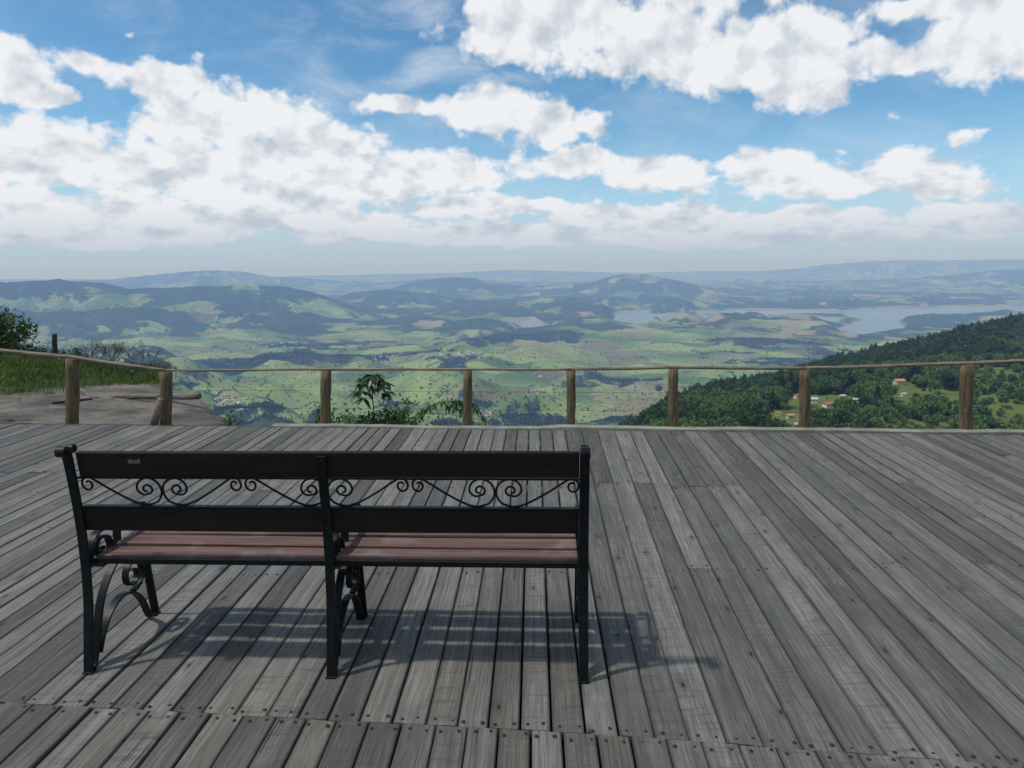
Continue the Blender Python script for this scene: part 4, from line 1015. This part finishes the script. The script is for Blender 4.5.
bare(143, 11.2, 46, 376, 'widest leafless shrub, just left of the corner fence post', 41, 1.3)
bare(112, 11.6, 46, 372, 'tall thin leafless shrub between the two left fence posts', 42)
bare(92, 11.9, 40, 370, 'leafless shrub just right of the leftmost visible fence post', 43)
bare(165, 10.8, 28, 380, 'small leafless shrub behind the corner fence post', 44)
shrub(136, 379, 364, 30, 10.9, 420, .03, M_leafd, 'low dark leafy bush at the foot of the leafless shrubs', 45)
# dark dense tree at the left edge
def near_tree():
    Y = 15.; base = at_y(-45, 372, Y); root = tag(empty('dense_tree', (base.x, Y, base.z-.6)), 'dense dark evergreen tree rising above the rail at the left edge', 'tree')
    k = Y/FPX; lobes = []
    for (px, py, rp) in ((-45,338,34),(-6,331,19),(6,345,20),(-25,350,38),(20,360,16),(36,362,12),(-60,358,50),(46,368,13),(-100,340,60),(-85,328,38),(15,370,18),(30,374,15),(0,322,11),(-17,326,16),(62,372,10),(14,332,9)):
        p = at_y(px, py, Y)-root.location; lobes.append((p.x, random.uniform(-.3, .5), p.z, rp*k))
    r = np.random.default_rng(5); n = 26000; P = crown_points(r, n, 1, lobes, 1., .45)+r.normal(size=(n, 3))*.035
    co, q = leaf_cards(P, None, r.uniform(.6, 1.4, n)*.042, .45, 6); link('crown', mesh_np('crown', co, quads=q, mats=[M_leafd]), root)
    m = MB(); m.tube([(0, 0, -.6), (.05, 0, .6), (-.1, .1, 1.4)], [.14, .11, .05], 9)
    for _ in range(7): 
        l_ = random.choice(lobes); m.tube([(0, 0, .2), (l_[0]*.5, l_[1]*.5, l_[2]*.6), (l_[0], l_[1], l_[2])], [.05, .035, .015], 6)
    m.build('trunk', M_bark, root, smooth=True)
near_tree()
shrub(66, 376, 350, 50, 13.2, 1500, .035, M_leafd, 'dark leafy bush hanging over the grass right of the dense tree', 46)

# ------------------------------------------------------------------ haze
m = bpy.data.materials.new('haze_air'); m.use_nodes = True; nt = m.node_tree; nt.nodes.clear(); t = NT(nt)
out = t.new('ShaderNodeOutputMaterial'); pv = t.new('ShaderNodeVolumePrincipled'); pv.inputs['Color'].default_value = (.46, .70, 1.4, 1); pv.inputs['Absorption Color'].default_value = (.86, .76, 1.0, 1); pv.inputs['Density'].default_value = 4.8e-5; pv.inputs['Anisotropy'].default_value = .0
t.l.new(pv.outputs[0], out.inputs['Volume'])
hb = MB(); SZ = 97000; zb_ = float(Z.min())-1; zt_ = 6.0; hb.box((0, 0, (zb_+zt_)/2), (2*SZ, 2*SZ, zt_-zb_)); tag(hb.build('haze', m), kind='stuff', label='pale blue air haze over the valley')

# ------------------------------------------------------------------ render settings
sc.view_settings.view_transform = 'Standard'; sc.view_settings.look = 'None'; sc.view_settings.gamma = 1; sc.view_settings.exposure = 0.06
cy_ = sc.cycles; cy_.use_denoising = True; cy_.max_bounces = 8; cy_.diffuse_bounces = 3; cy_.glossy_bounces = 3; cy_.transparent_max_bounces = 8; cy_.volume_bounces = 3
cy_.use_adaptive_sampling = True; cy_.adaptive_threshold = .02; cy_.adaptive_min_samples = 16
cy_.sample_clamp_indirect = 8
